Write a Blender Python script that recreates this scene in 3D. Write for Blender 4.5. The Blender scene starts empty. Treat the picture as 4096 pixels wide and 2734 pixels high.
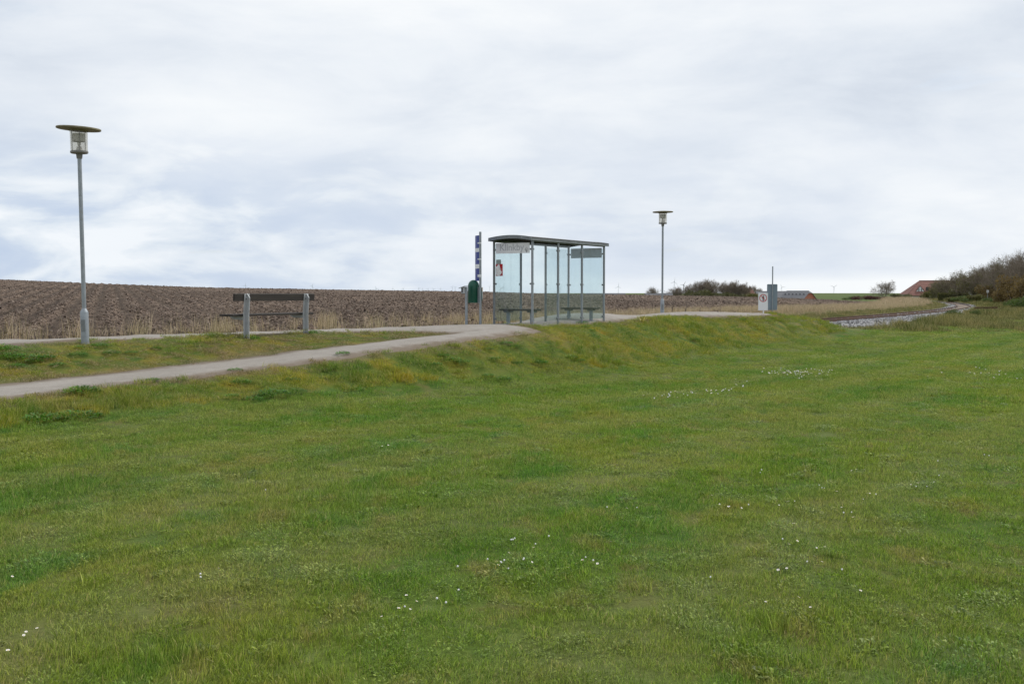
import bpy, bmesh, math, random
import numpy as np
from mathutils import Vector, Matrix, geometry

random.seed(7)
RNG = np.random.default_rng(11)
S = bpy.context.scene
COL = S.collection

# ------------------------------------------------------------------ camera
cam_d = bpy.data.cameras.new('camera')
cam = bpy.data.objects.new('camera', cam_d)
COL.objects.link(cam)
cam.location = (0, 0, 1.6)
cam.rotation_euler = (math.radians(90 - 2.613), 0, 0)
cam_d.sensor_width = 36.0
cam_d.lens = 36.0 * 4272 / 4096
cam_d.clip_start = 0.1
cam_d.clip_end = 30000
S.camera = cam

# ------------------------------------------------------------------ sky
SUN_EL, SUN_AZ = 48.0, 60.0      # degrees; azimuth clockwise from +Y
w = bpy.data.worlds.new('World')
S.world = w
w.use_nodes = True
nt = w.node_tree
nt.nodes.clear()


def N(tree, t, **k):
    n = tree.nodes.new(t)
    for a, b in k.items():
        setattr(n, a, b)
    return n


def math_node(tree, op, a, b=None, clamp=False):
    n = N(tree, 'ShaderNodeMath', operation=op, use_clamp=clamp)
    for i, v in enumerate((a, b)):
        if v is None:
            continue
        if isinstance(v, (int, float)):
            n.inputs[i].default_value = v
        else:
            tree.links.new(v, n.inputs[i])
    return n.outputs[0]


def mix_col(tree, fac, a, b, mode='MIX'):
    n = N(tree, 'ShaderNodeMix', data_type='RGBA', blend_type=mode)
    for idx, v in ((0, fac), (6, a), (7, b)):
        if isinstance(v, (int, float)):
            n.inputs[idx].default_value = v
        elif isinstance(v, tuple):
            n.inputs[idx].default_value = (v[0], v[1], v[2], 1)
        else:
            tree.links.new(v, n.inputs[idx])
    return n.outputs[2]


def ramp(tree, fac, stops, interp='LINEAR'):
    n = N(tree, 'ShaderNodeValToRGB')
    cr = n.color_ramp
    cr.interpolation = interp
    while len(cr.elements) < len(stops):
        cr.elements.new(0.5)
    for e, (p, c) in zip(cr.elements, stops):
        e.position = p
        if isinstance(c, (int, float)):
            c = (c, c, c)
        e.color = (c[0], c[1], c[2], 1)
    tree.links.new(fac, n.inputs[0])
    return n.outputs[0]


def noise(tree, vec, scale, detail=4, rough=0.5, dist=0.0):
    n = N(tree, 'ShaderNodeTexNoise')
    n.inputs['Scale'].default_value = scale
    n.inputs['Detail'].default_value = detail
    n.inputs['Roughness'].default_value = rough
    n.inputs['Distortion'].default_value = dist
    if vec is not None:
        tree.links.new(vec, n.inputs['Vector'])
    return n.outputs[0]


def mapping(tree, vec, scale=(1, 1, 1), loc=(0, 0, 0), rot=(0, 0, 0)):
    n = N(tree, 'ShaderNodeMapping')
    n.inputs['Scale'].default_value = scale
    n.inputs['Location'].default_value = loc
    n.inputs['Rotation'].default_value = rot
    tree.links.new(vec, n.inputs['Vector'])
    return n.outputs[0]


sky = N(nt, 'ShaderNodeTexSky', sky_type='NISHITA')
sky.sun_disc = False
sky.sun_elevation = math.radians(SUN_EL)
sky.sun_rotation = math.radians(SUN_AZ)
sky.air_density = 1.0
sky.dust_density = 1.5
tc = N(nt, 'ShaderNodeTexCoord')
sep = N(nt, 'ShaderNodeSeparateXYZ')
nt.links.new(tc.outputs['Generated'], sep.inputs[0])
sx, sy, sz = sep.outputs
zc = math_node(nt, 'ADD', math_node(nt, 'MAXIMUM', sz, 0.0), 0.13)
comb = N(nt, 'ShaderNodeCombineXYZ')
nt.links.new(math_node(nt, 'DIVIDE', sx, zc), comb.inputs[0])
nt.links.new(math_node(nt, 'DIVIDE', sy, zc), comb.inputs[1])
plane_v = comb.outputs[0]                 # a flat cloud deck overhead
n_big = noise(nt, mapping(nt, plane_v, (0.80, 0.80, 1), (3.1, 1.7, 0.3)), 1.0, 3, 0.5, 0.6)
n_mid = noise(nt, mapping(nt, plane_v, (1.5, 2.3, 1), (7.3, 2.2, 4.0), (0, 0, 0.22)), 1.0, 7, 0.6, 0.5)
# cumulus near the horizon: puffs in direction space
dirv = mapping(nt, tc.outputs['Generated'], (8.0, 8.0, 26.0), (1.35, 0.6, 0.25))
n_cum = noise(nt, dirv, 1.0, 6, 0.55, 0.3)
low = ramp(nt, sz, [(0.0, 1.0), (0.07, 1.0), (0.17, 0.0)])
n_db = noise(nt, mapping(nt, tc.outputs['Generated'], (2.3, 2.3, 5.2), (0.4, 2.1, 0.7), (0, 0.10, 0)), 1.0, 4, 0.5, 0.25)
n_dm = noise(nt, mapping(nt, tc.outputs['Generated'], (5.5, 5.5, 17.0), (3.3, 0.2, 1.9), (0, 0.06, 0)), 1.0, 8, 0.58, 0.35)
deck = math_node(nt, 'ADD', math_node(nt, 'ADD', math_node(nt, 'MULTIPLY', n_db, 0.40), math_node(nt, 'MULTIPLY', n_dm, 0.36)),
                 math_node(nt, 'ADD', math_node(nt, 'MULTIPLY', n_big, 0.12), math_node(nt, 'MULTIPLY', n_mid, 0.12)))
deck_c = ramp(nt, deck, [(0.37, (3.75, 4.12, 4.68)), (0.45, (4.42, 4.76, 5.22)), (0.53, (5.02, 5.28, 5.60)), (0.62, (5.55, 5.72, 5.88))])
cum_c = ramp(nt, n_cum, [(0.37, (3.0, 3.65, 4.7)), (0.46, (3.35, 3.95, 4.85)), (0.54, (4.4, 4.85, 5.35)), (0.64, (5.4, 5.65, 5.9))])
# the clearer, bluer sky lies low towards the left of the view, the brightest towards the right
az = math_node(nt, 'DIVIDE', sx, math_node(nt, 'MAXIMUM', math_node(nt, 'ABSOLUTE', sy), 0.05))
azr = math_node(nt, 'ADD', math_node(nt, 'MULTIPLY', az, 0.5), 0.5)
cum_amt = ramp(nt, azr, [(0.0, 0.85), (0.30, 0.85), (0.52, 0.35), (0.75, 0.15), (1.0, 0.3)])
cl = mix_col(nt, math_node(nt, 'MULTIPLY', low, cum_amt), deck_c, cum_c)
# bright band under the cloud edge along the horizon
n_edge = noise(nt, mapping(nt, tc.outputs['Generated'], (5, 5, 9)), 1.0, 3, 0.5)
edge_z = math_node(nt, 'SUBTRACT', sz, math_node(nt, 'MULTIPLY', math_node(nt, 'SUBTRACT', n_edge, 0.5), 0.03))
band = ramp(nt, edge_z, [(0.0, 1.0), (0.012, 1.0), (0.022, 0.0)])
band_amt = ramp(nt, azr, [(0.0, 0.0), (0.50, 0.03), (0.60, 0.7), (0.7, 0.95), (1.0, 0.8)])
cl = mix_col(nt, math_node(nt, 'MULTIPLY', band, band_amt), cl, (5.8, 5.95, 6.0))
gap = ramp(nt, n_mid, [(0.20, 0.25), (0.36, 0.0)])
tot = mix_col(nt, gap, cl, sky.outputs[0])
bg = N(nt, 'ShaderNodeBackground')
bg.inputs['Strength'].default_value = 0.1
nt.links.new(tot, bg.inputs['Color'])
wo = N(nt, 'ShaderNodeOutputWorld')
nt.links.new(bg.outputs[0], wo.inputs[0])

# ------------------------------------------------------------------ sun
sd = bpy.data.lights.new('sun', 'SUN')
sun = bpy.data.objects.new('sun', sd)
COL.objects.link(sun)
sd.energy = 1.5
sd.angle = math.radians(20)
sd.color = (1.0, 0.96, 0.9)
a, e = math.radians(SUN_AZ), math.radians(SUN_EL)
sdir = Vector((math.sin(a) * math.cos(e), math.cos(a) * math.cos(e), math.sin(e)))
sun.rotation_euler = sdir.to_track_quat('Z', 'Y').to_euler()
S.view_settings.view_transform = 'Standard'
S.view_settings.look = 'None'
S.view_settings.exposure = 0.75
S.view_settings.gamma = 1.0
S.view_settings.use_curve_mapping = False
S.cycles.use_denoising = True
S.cycles.max_bounces = 8
S.cycles.transparent_max_bounces = 24


# ================================================================== terrain
#--TERRAIN
def poly(*p):
    return np.array(p, float)


MAIN_FAR = poly((-18.5, 10.6), (-14, 15.9), (-9.92, 20.67), (-8.87, 21.89), (-7.38, 23.66), (-5.57, 25.9), (-3.7, 27.85), (-1.32, 30.73),
                (-0.27, 32.16), (3.07, 37.27), (6.0, 41.9), (8.3, 44.93), (10.4, 47.3), (11.1, 48.2))
MAIN_NEAR_L = poly((-17.2, 9.4), (-12.8, 14.5), (-9.0, 18.75), (-7.18, 20.6), (-6.25, 21.9), (-5.3, 23.2), (-3.93, 24.5), (-2.5, 25.3), (-1.33, 24.35))
BR_UP = poly((-12.5, 9.6), (-9.8, 13.2), (-7.81, 16.24), (-6.7, 17.59), (-5.06, 20.3), (-3.65, 22.2), (-2.58, 23.6), (-1.33, 24.35))
BR_LOW = poly((-11.2, 7.6), (-8.7, 11.0), (-6.72, 13.97), (-6.03, 15.0), (-5.3, 15.9), (-4.19, 17.2), (-3.08, 18.8), (-2.15, 20.2), (-0.78, 22.2), (0.68, 25.5))
SHELT = poly((0.68, 25.5), (-0.05, 26.9), (0.72, 27.75), (1.6, 29.15), (2.3, 30.3), (3.0, 31.45), (3.9, 33.6), (4.5, 35.6), (5.5, 38.0), (6.9, 39.4), (8.5, 41.6), (9.9, 43.7),
             (11.3, 46.0), (11.7, 47.0))
CREST = poly((0.68, 25.5), (2.42, 29.4), (4.55, 34.25), (7.12, 39.15), (9.2, 42.91), (12.11, 48.21))
FOOT = poly((-14.0, -2.0), (-10.5, 5.5), (-8.2, 9.0), (-6.01, 12.48), (-5.38, 13.48), (-4.19, 15.17), (-3.84, 15.6), (-2.79, 17.16), (-1.95, 18.38),
            (-0.73, 20.17), (0.59, 22.08), (2.31, 25.04), (4.72, 29.95), (7.82, 36.39), (10.54, 41.24), (14.39, 48.57))
RAIL = poly((-24, 5.6), (-20.3, 10.8), (-15.9, 16.8), (-11.6, 22.0), (-7.5, 27.2), (-3.27, 32.1), (1.1, 38.5), (4.9, 43.9), (8.7, 48.8), (12.9, 54.3), (17.27, 60.4), (23.5, 70.2),
            (29.19, 80.0), (35.2, 90.3), (40.88, 101.0), (46.6, 112.6), (51.92, 124.6), (57.0, 137.2), (61.75, 150.3), (69.0, 171), (76.0, 192.6), (81, 212), (84, 232), (84.5, 255))


def interp_z(p, zs):
    """per-vertex heights for a polyline"""
    return np.column_stack([p, np.asarray(zs, float)])


def dens(p3, step):
    out = []
    for a, b in zip(p3[:-1], p3[1:]):
        n = max(1, int(np.linalg.norm(b[:2] - a[:2]) / step))
        for i in range(n):
            out.append(a + (b - a) * i / n)
    out.append(p3[-1])
    return np.array(out)


def normals2(p):
    """unit left normals of a 2-D polyline"""
    t = np.gradient(p, axis=0)
    t /= np.linalg.norm(t, axis=1)[:, None]
    return np.column_stack([-t[:, 1], t[:, 0]])


def smooth(p, n=2):
    """Chaikin corner cutting that keeps the ends"""
    for _ in range(n):
        q = [p[0]]
        for a, b in zip(p[:-1], p[1:]):
            q += [a * 0.75 + b * 0.25, a * 0.25 + b * 0.75]
        q.append(p[-1])
        p = np.array(q)
    return p


BR_UP, BR_LOW, MAIN_NEAR_L = (smooth(np.vstack([q[:1], q[1:-1], q[-1:]]), 1) for q in (BR_UP, BR_LOW, MAIN_NEAR_L))
RAIL_S = smooth(RAIL, 2)
RAIL_N = normals2(RAIL_S)


def off(p, d, n=None):
    return p + normals2(p) * d if n is None else p + n * d


FE_PX = np.array([-900, -400, 0, 183, 401, 493, 615, 780, 1107, 1277, 1436, 1468, 1650, 1733, 1824, 1990, 2400])
FE_DY = np.array([60, 45, 30.6, 23.2, 15, 12, 10.2, 7.4, 3, -2.3, -4, -4.5, -7.4, -9.6, -12.5, -18, -20]) / 2450.0
FE_AZ = (FE_PX - 1174.0) / 2450.0
CREST_Y = 185.0


def sstep(x, a, b):
    t = np.clip((x - a) / (b - a), 0, 1)
    return t * t * (3 - 2 * t)


def z_field(x, y):
    """smooth surface of the ploughed field: rises from the bank to a crest"""
    e = np.interp(x / np.maximum(y, 5.0), FE_AZ, FE_DY)
    zc_ = 1.6 + e * CREST_Y
    t = np.clip((y - 20) / (CREST_Y - 20), 0, 1)
    z = 0.28 + (zc_ - 0.28) * (0.55 * t + 0.45 * t * t * (3 - 2 * t))
    return z - np.maximum(y - CREST_Y, 0) ** 1.4 * 0.012


_ctl = []
for p, z, st in (
        (MAIN_FAR, [.69] * len(MAIN_FAR), 1.0),
        (MAIN_NEAR_L, list(np.interp(np.arange(len(MAIN_NEAR_L)), [0, 6, 10, 14, 17], [.69, .69, .70, .69, .66])), 1.0),
        (BR_UP, list(np.interp(BR_UP[:, 0], [-12.5, -9.8, -7.81, -6.7, -5.06, -3.65, -2.58, -1.33], [0.0, .1, .2, .26, .36, .46, .56, .66])), .6),
        (BR_LOW, list(np.interp(BR_LOW[:, 0], [-11.2, -8.7, -6.72, -6.03, -5.3, -4.19, -3.08, -2.15, -.78, .68], [0.0, .1, .2, .25, .3, .36, .46, .55, .63, .69])), .6),
        (CREST, [.69, .69, .68, .66, .64, .6], 1.2),
        (FOOT, [0, 0, 0, 0, 0, .03, .03, 0, -.03, -.09, -.15, -.2, -.27, -.3, -.3, -.3], 1.2),
        (off(MAIN_FAR[:9], -.9), [.69] * 9, 1.0),
        (SHELT[2:], [.69] * 9 + [.68, .66, .65], 1.2)):
    _ctl.append(dens(interp_z(p, z), st))
_pl = RAIL_S[: len(RAIL_S)]
for d, zz in ((1.2, -.12), (-.2, -.14), (2.8, .1), (4.0, .3)):
    q = off(RAIL_S, d, RAIL_N)
    _ctl.append(interp_z(q, [zz] * len(q))[::2])
q = off(RAIL_S, -1.9, RAIL_N)
_ctl.append(interp_z(q, [-.14] * len(q))[q[:, 1] > 58][::2])
q = off(RAIL_S, -4.2, RAIL_N)
_ctl.append(interp_z(q, np.interp(q[:, 1], [58, 100, 130, 200], [-.3, -.1, .3, .6]))[q[:, 1] > 58][::2])
q = off(MAIN_FAR, .55)
_ctl.append(dens(interp_z(q, [-.1] * len(q)), 1.0))
_ctl.append(poly((12.8, 50, .56), (14.3, 50.3, .36), (15.2, 50.4, .06), (15.9, 50, -.22), (13.2, 53, .15), (14.4, 54.5, -.12), (12.6, 51.6, .3),
                 (-7.9, 19.75, .74), (-5.6, 21.7, .745), (-4.65, 23.3, .745), (-6.6, 20.6, .72)))
_lw = []
for Y in (-12, -5, 0, 5, 10, 15, 20, 26, 33, 42, 52, 63):
    x0 = np.interp(Y, FOOT[:, 1], FOOT[:, 0]) + 1.6
    for X in np.arange(x0, 75, 5.0 + Y * .08):
        rx = np.interp(Y, RAIL[:, 1], RAIL[:, 0])
        if Y > 45 and X < rx + 8:
            continue
        _lw.append((X, Y, max(-.3, -.0125 * max(Y - 8, 0)) + .03 * math.sin(X * .31 + Y * .17) * min(1, Y / 20)))
for X in np.arange(-70, -14, 8.0):
    for Y in (-12, 0):
        _lw.append((X, Y, 0))
_ctl.append(np.array(_lw))
_ctl.append(poly((45, 75, -.3), (60, 80, -.2), (80, 85, 0), (50, 95, 0), (62, 110, .45), (66, 130, .55), (80, 150, .6), (90, 120, .5), (90, 190, .8), (105, 220, .8),
                 (110, 150, .6), (130, 200, .8), (95, 95, .2), (120, 110, .3), (110, 250, .7), (60, 200, .35), (70, 230, .3), (50, 180, .3), (40, 160, .3), (62, 178, .3)))
_fl = []
for Y in (20, 26, 34, 45, 60, 80, 110, 150):
    rx = np.interp(Y, RAIL[:, 1], RAIL[:, 0]) - 8
    for X in np.arange(rx, -100 - Y * .2, -(7 + Y * .1)):
        _fl.append((X, Y, float(z_field(np.array(X), np.array(Y)))))
_ctl.append(np.array(_fl))
CTL = np.vstack(_ctl)
_k = np.unique(np.round(CTL[:, :2] / .15), axis=0, return_index=True)[1]
CTL = CTL[np.sort(_k)]
_n = len(CTL)
_d = np.sqrt(((CTL[:, None, :2] - CTL[None, :, :2]) ** 2).sum(2))
_A = np.zeros((_n + 3, _n + 3))
_A[:_n, :_n] = -_d + np.eye(_n) * 0.02
_A[:_n, _n] = 1
_A[:_n, _n + 1:] = CTL[:, :2]
_A[_n:, :_n] = _A[:_n, _n:].T
_sol = np.linalg.solve(_A, np.concatenate([CTL[:, 2], [0, 0, 0]]))


def z_near(x, y):
    x, y = np.ravel(x), np.ravel(y)
    out = np.empty(len(x))
    for i in range(0, len(x), 20000):
        s = slice(i, i + 20000)
        d = np.sqrt((x[s, None] - CTL[None, :, 0]) ** 2 + (y[s, None] - CTL[None, :, 1]) ** 2)
        out[s] = -d @ _sol[:_n] + _sol[_n] + _sol[_n + 1] * x[s] + _sol[_n + 2] * y[s]
    return out


def z_far(x, y):
    r = np.hypot(x, y)
    z = np.interp(r, [0, 180, 300, 420, 700, 1000, 1500, 2200], [.2, .2, -1.0, -3.0, -3.5, -1.5, 1.35, 1.5])
    right = sstep(x / np.maximum(y, 1), .27, .34)
    zr = np.interp(r, [0, 180, 260, 500, 900, 1500], [.3, .3, .15, .2, 1.3, 1.5])
    return z * (1 - right) + zr * right


def inside(p, x, y):
    """even-odd point in polygon, vectorised"""
    x, y = np.ravel(x), np.ravel(y)
    c = np.zeros(len(x), bool)
    for (x1, y1), (x2, y2) in zip(p, np.roll(p, -1, 0)):
        m = (y1 > y) != (y2 > y)
        if y1 != y2:
            c ^= m & (x < (x2 - x1) * (y - y1) / (y2 - y1) + x1)
    return c


def dist_to(p, x, y):
    x, y = np.ravel(x), np.ravel(y)
    best = np.full(len(x), 1e9)
    for a, b in zip(p[:-1], p[1:]):
        ab = b - a
        t = np.clip(((x - a[0]) * ab[0] + (y - a[1]) * ab[1]) / (ab @ ab), 0, 1)
        best = np.minimum(best, np.hypot(x - a[0] - t * ab[0], y - a[1] - t * ab[1]))
    return best


def z_ground(x, y):
    x, y = np.ravel(np.asarray(x, float)), np.ravel(np.asarray(y, float))
    r = np.hypot(x, y)
    wgt = sstep(r, 190, 260)
    wgt = np.maximum(wgt, sstep(-y, 6, 40))
    wgt = np.maximum(wgt, sstep(np.abs(x), 100, 150))
    z = z_far(x, y)
    m = wgt < 1
    z[m] = z[m] * wgt[m] + z_near(x[m], y[m]) * (1 - wgt[m])
    return z


# the field lies left of the line 4 m beyond the rails
FIELD_EDGE = off(RAIL_S, 4.3, RAIL_N)
_i = FIELD_EDGE[:, 1] < 172
FIELD_POLY = np.vstack([FIELD_EDGE[_i] - np.array([0, 0]), [(54, 176), (56, 190), (58, 236), (-330, 236), (-330, -20), (-60, -20)]])
PLAT_POLY = np.vstack([MAIN_FAR, SHELT[::-1], MAIN_NEAR_L[::-1]])
BRANCH_POLY = np.vstack([BR_UP, BR_LOW[::-1]])
#--END


# ================================================================== helpers
def new_mat(name):
    m = bpy.data.materials.new(name)
    m.use_nodes = True
    t = m.node_tree
    t.nodes.clear()
    out = N(t, 'ShaderNodeOutputMaterial')
    return m, t, out


def principled(t, out, rough=0.6, metal=0.0, spec=0.5):
    p = N(t, 'ShaderNodeBsdfPrincipled')
    p.inputs['Roughness'].default_value = rough
    p.inputs['Metallic'].default_value = metal
    p.inputs['Specular IOR Level'].default_value = spec
    t.links.new(p.outputs[0], out.inputs[0])
    return p


def pos(t):
    return N(t, 'ShaderNodeNewGeometry').outputs['Position']


def objc(t):
    return N(t, 'ShaderNodeTexCoord').outputs['Object']


def worn(name, col, rough=0.6, metal=0.0, var=0.25, scale=6.0, spec=0.4, dirt=None, bump=0.0, stretch=(1, 1, 1)):
    """a weathered, slightly blotchy surface"""
    m, t, out = new_mat(name)
    p = principled(t, out, rough, metal, spec)
    v = mapping(t, objc(t), stretch)
    n1 = noise(t, v, scale, 5, 0.6)
    n2 = noise(t, v, scale * 9, 4, 0.65)
    f = math_node(t, 'ADD', math_node(t, 'MULTIPLY', n1, 0.65), math_node(t, 'MULTIPLY', n2, 0.35))
    c = ramp(t, f, [(0.3, tuple(x * (1 - var) for x in col)), (0.7, tuple(min(1, x * (1 + var)) for x in col))])
    if dirt:
        d = ramp(t, noise(t, v, scale * 2.2, 6, 0.7), [(0.55, 0.0), (0.72, 0.8)])
        c = mix_col(t, d, c, dirt)
    t.links.new(c, p.inputs['Base Color'])
    if bump:
        b = N(t, 'ShaderNodeBump')
        b.inputs['Strength'].default_value = bump
        b.inputs['Distance'].default_value = 0.01
        t.links.new(n2, b.inputs['Height'])
        t.links.new(b.outputs[0], p.inputs['Normal'])
    return m


class MB:
    """collects simple shapes into one mesh"""

    def __init__(s):
        s.v, s.f, s.m = [], [], []

    def add(s, vs, fs, mi=0):
        o = len(s.v)
        s.v += [tuple(x) for x in vs]
        s.f += [tuple(i + o for i in f) for f in fs]
        s.m += [mi] * len(fs)
        return s

    def box(s, c, d, rot=None, mi=0, ch=0.0):
        bm = bmesh.new()
        bmesh.ops.create_cube(bm, size=1.0)
        for v in bm.verts:
            v.co = Vector((v.co.x * d[0], v.co.y * d[1], v.co.z * d[2]))
        if ch:
            bmesh.ops.bevel(bm, geom=bm.edges[:], offset=ch, segments=1, affect='EDGES')
        M = Matrix.Translation(c) @ (rot.to_4x4() if rot is not None else Matrix())
        bm.verts.ensure_lookup_table()
        s.add([M @ v.co for v in bm.verts], [[v.index for v in f.verts] for f in bm.faces], mi)
        bm.free()
        return s

    def lathe(s, prof, n=20, c=(0, 0, 0), mi=0, cap=True):
        """prof: (radius, z) pairs from bottom to top"""
        vs, fs = [], []
        for r, z in prof:
            for k in range(n):
                a_ = 2 * math.pi * k / n
                vs.append((c[0] + r * math.cos(a_), c[1] + r * math.sin(a_), c[2] + z))
        for i in range(len(prof) - 1):
            for k in range(n):
                k2 = (k + 1) % n
                fs.append((i * n + k, i * n + k2, (i + 1) * n + k2, (i + 1) * n + k))
        if cap:
            fs.append(tuple(range(n))[::-1])
            fs.append(tuple((len(prof) - 1) * n + k for k in range(n)))
        return s.add(vs, fs, mi)

    def tube(s, p, r, n=8, mi=0, cap=True):
        """a round bar through points p with radii r"""
        p = [Vector(x) for x in p]
        if isinstance(r, (int, float)):
            r = [r] * len(p)
        vs, fs = [], []
        for i, q in enumerate(p):
            d = (p[min(i + 1, len(p) - 1)] - p[max(i - 1, 0)]).normalized()
            u = d.cross(Vector((0, 0, 1)) if abs(d.z) < .9 else Vector((1, 0, 0))).normalized()
            v_ = d.cross(u)
            for k in range(n):
                a_ = 2 * math.pi * k / n
                vs.append(q + (u * math.cos(a_) + v_ * math.sin(a_)) * r[i])
        for i in range(len(p) - 1):
            for k in range(n):
                k2 = (k + 1) % n
                fs.append((i * n + k, i * n + k2, (i + 1) * n + k2, (i + 1) * n + k))
        if cap:
            fs.append(tuple(range(n)))
            fs.append(tuple((len(p) - 1) * n + k for k in range(n))[::-1])
        return s.add(vs, fs, mi)

    def prism(s, outline, h0, h1, axis='z', mi=0):
        """extrude a 2-D outline; axis y: outline in (x, z)"""
        n = len(outline)
        if axis == 'z':
            vs = [(x, y, h) for h in (h0, h1) for x, y in outline]
        elif axis == 'y':
            vs = [(x, h, z) for h in (h0, h1) for x, z in outline]
        else:
            vs = [(h, y, z) for h in (h0, h1) for y, z in outline]
        fs = [tuple(range(n)), tuple(range(2 * n - 1, n - 1, -1))]
        fs += [(i, i + n, (i + 1) % n + n, (i + 1) % n) for i in range(n)]
        return s.add(vs, fs, mi)

    def mesh(s, name, mats, smooth=False):
        me = bpy.data.meshes.new(name)
        me.from_pydata(s.v, [], s.f)
        for m in (mats if isinstance(mats, (list, tuple)) else [mats]):
            me.materials.append(m)
        if len(me.materials) > 1:
            me.polygons.foreach_set('material_index', s.m)
        bm = bmesh.new()
        bm.from_mesh(me)
        bmesh.ops.recalc_face_normals(bm, faces=bm.faces)
        bm.to_mesh(me)
        bm.free()
        if smooth:
            me.polygons.foreach_set('use_smooth', [True] * len(me.polygons))
            try:
                me.set_sharp_from_angle(angle=math.radians(40))
            except Exception:
                pass
        return me

    def build(s, name, mats, parent=None, smooth=False):
        o = bpy.data.objects.new(name, s.mesh(name, mats, smooth))
        COL.objects.link(o)
        o.parent = parent
        return o


def tag(o, label=None, cat=None, group=None, kind=None):
    for k, v in (('label', label), ('category', cat), ('group', group), ('kind', kind)):
        if v:
            o[k] = v
    return o


def thing(name, loc, rotz=0.0, label=None, cat=None, group=None):
    o = bpy.data.objects.new(name, None)
    o.empty_display_size = 0.1
    COL.objects.link(o)
    o.location = loc
    o.rotation_euler = (0, 0, rotz)
    return tag(o, label, cat, group)


def dup(root, loc, rotz, label, scale=None):
    r = root.copy()
    COL.objects.link(r)
    r.location = loc
    r.rotation_euler = (0, 0, rotz)
    if scale is not None:
        r.scale = (scale,) * 3 if isinstance(scale, (int, float)) else scale
    if label:
        r['label'] = label
    for ch in list(root.children):
        c = ch.copy()
        COL.objects.link(c)
        c.parent = r
        for g in list(ch.children):
            d = g.copy()
            COL.objects.link(d)
            d.parent = c
    return r


def zg(x, y):
    return float(z_ground(np.array([x]), np.array([y]))[0])


def mesh_np(name, V, Fq, mat, parent=None, smooth=True):
    me = bpy.data.meshes.new(name)
    V = np.asarray(V, np.float32)
    Fq = np.asarray(Fq, np.int32)
    k = Fq.shape[1]
    me.vertices.add(len(V))
    me.vertices.foreach_set('co', V.ravel())
    me.loops.add(Fq.size)
    me.loops.foreach_set('vertex_index', Fq.ravel())
    me.polygons.add(len(Fq))
    me.polygons.foreach_set('loop_start', np.arange(0, Fq.size, k, dtype=np.int32))
    me.polygons.foreach_set('loop_total', np.full(len(Fq), k, np.int32))
    me.polygons.foreach_set('use_smooth', np.full(len(Fq), smooth))
    me.materials.append(mat)
    me.update(calc_edges=True)
    me.validate()
    o = bpy.data.objects.new(name, me)
    COL.objects.link(o)
    o.parent = parent
    return o


# value noise on a lattice, for displacement and for thinning scatters
_P = RNG.random((512, 512))


def vnoise(x, y):
    xi, yi = np.floor(x).astype(int), np.floor(y).astype(int)
    fx, fy = x - xi, y - yi
    fx, fy = fx * fx * (3 - 2 * fx), fy * fy * (3 - 2 * fy)
    g = lambda a_, b_: _P[a_ & 511, b_ & 511]
    return (g(xi, yi) * (1 - fx) + g(xi + 1, yi) * fx) * (1 - fy) + (g(xi, yi + 1) * (1 - fx) + g(xi + 1, yi + 1) * fx) * fy


def fbm(x, y, o=4, gain=0.5):
    s_, a_, t_ = 0.0, 1.0, 0.0
    for i in range(o):
        s_ = s_ + a_ * vnoise(x * 2 ** i + 17.3 * i, y * 2 ** i + 9.1 * i)
        t_ += a_
        a_ *= gain
    return s_ / t_


# ================================================================== materials of the ground
def patchwork(t, p, mul=1.0, scale=1.0):
    """the lawn's patches of green, moss, straw and clover as world-space colour"""
    warp = mapping(t, p, (1.0, 0.62, 1), rot=(0, 0, 0.55))
    nA = noise(t, warp, 0.42 * scale, 5, 0.6, 0.5)
    nB = noise(t, mapping(t, warp, loc=(13, 5, 0)), 1.1 * scale, 4, 0.6, 0.4)
    nC = noise(t, mapping(t, warp, loc=(3, 27, 0)), 2.6 * scale, 4, 0.6, 0.3)
    nD = noise(t, mapping(t, warp, loc=(31, 7, 0)), 0.16 * scale, 3, 0.5)
    nE = noise(t, mapping(t, warp, loc=(17, 41, 0)), 6.5 * scale, 3, 0.6)
    c = ramp(t, nA, [(0.34, (.056, .108, .016)), (0.46, (.082, .130, .019)), (0.57, (.112, .140, .024)), (0.70, (.142, .136, .034))])
    c = mix_col(t, ramp(t, nB, [(0.50, 0.0), (0.64, 0.8)]), c, (.050, .116, .020))
    c = mix_col(t, ramp(t, nC, [(0.52, 0.0), (0.68, 0.6)]), c, (.160, .128, .050))
    c = mix_col(t, ramp(t, nE, [(0.52, 0.0), (0.68, 0.45)]), c, (.125, .165, .050))
    c = mix_col(t, ramp(t, nD, [(0.45, 0.0), (0.7, 0.35)]), c, (.120, .132, .052))
    # faint tracks of the mower, running with the railway
    sp = N(t, 'ShaderNodeSeparateXYZ')
    t.links.new(mapping(t, p, rot=(0, 0, -0.98)), sp.inputs[0])
    wob = math_node(t, 'MULTIPLY', noise(t, p, 0.3, 2), 2.2)
    st = math_node(t, 'SINE', math_node(t, 'ADD', math_node(t, 'MULTIPLY', sp.outputs[1], 2.9), wob))
    c = mix_col(t, math_node(t, 'MAXIMUM', math_node(t, 'MULTIPLY', st, 0.55), 0.0), c, (.140, .152, .050))
    c = mix_col(t, 1.0, c, (mul * 1.0, mul * .985, mul * 1.02), 'MULTIPLY')
    return c


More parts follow.
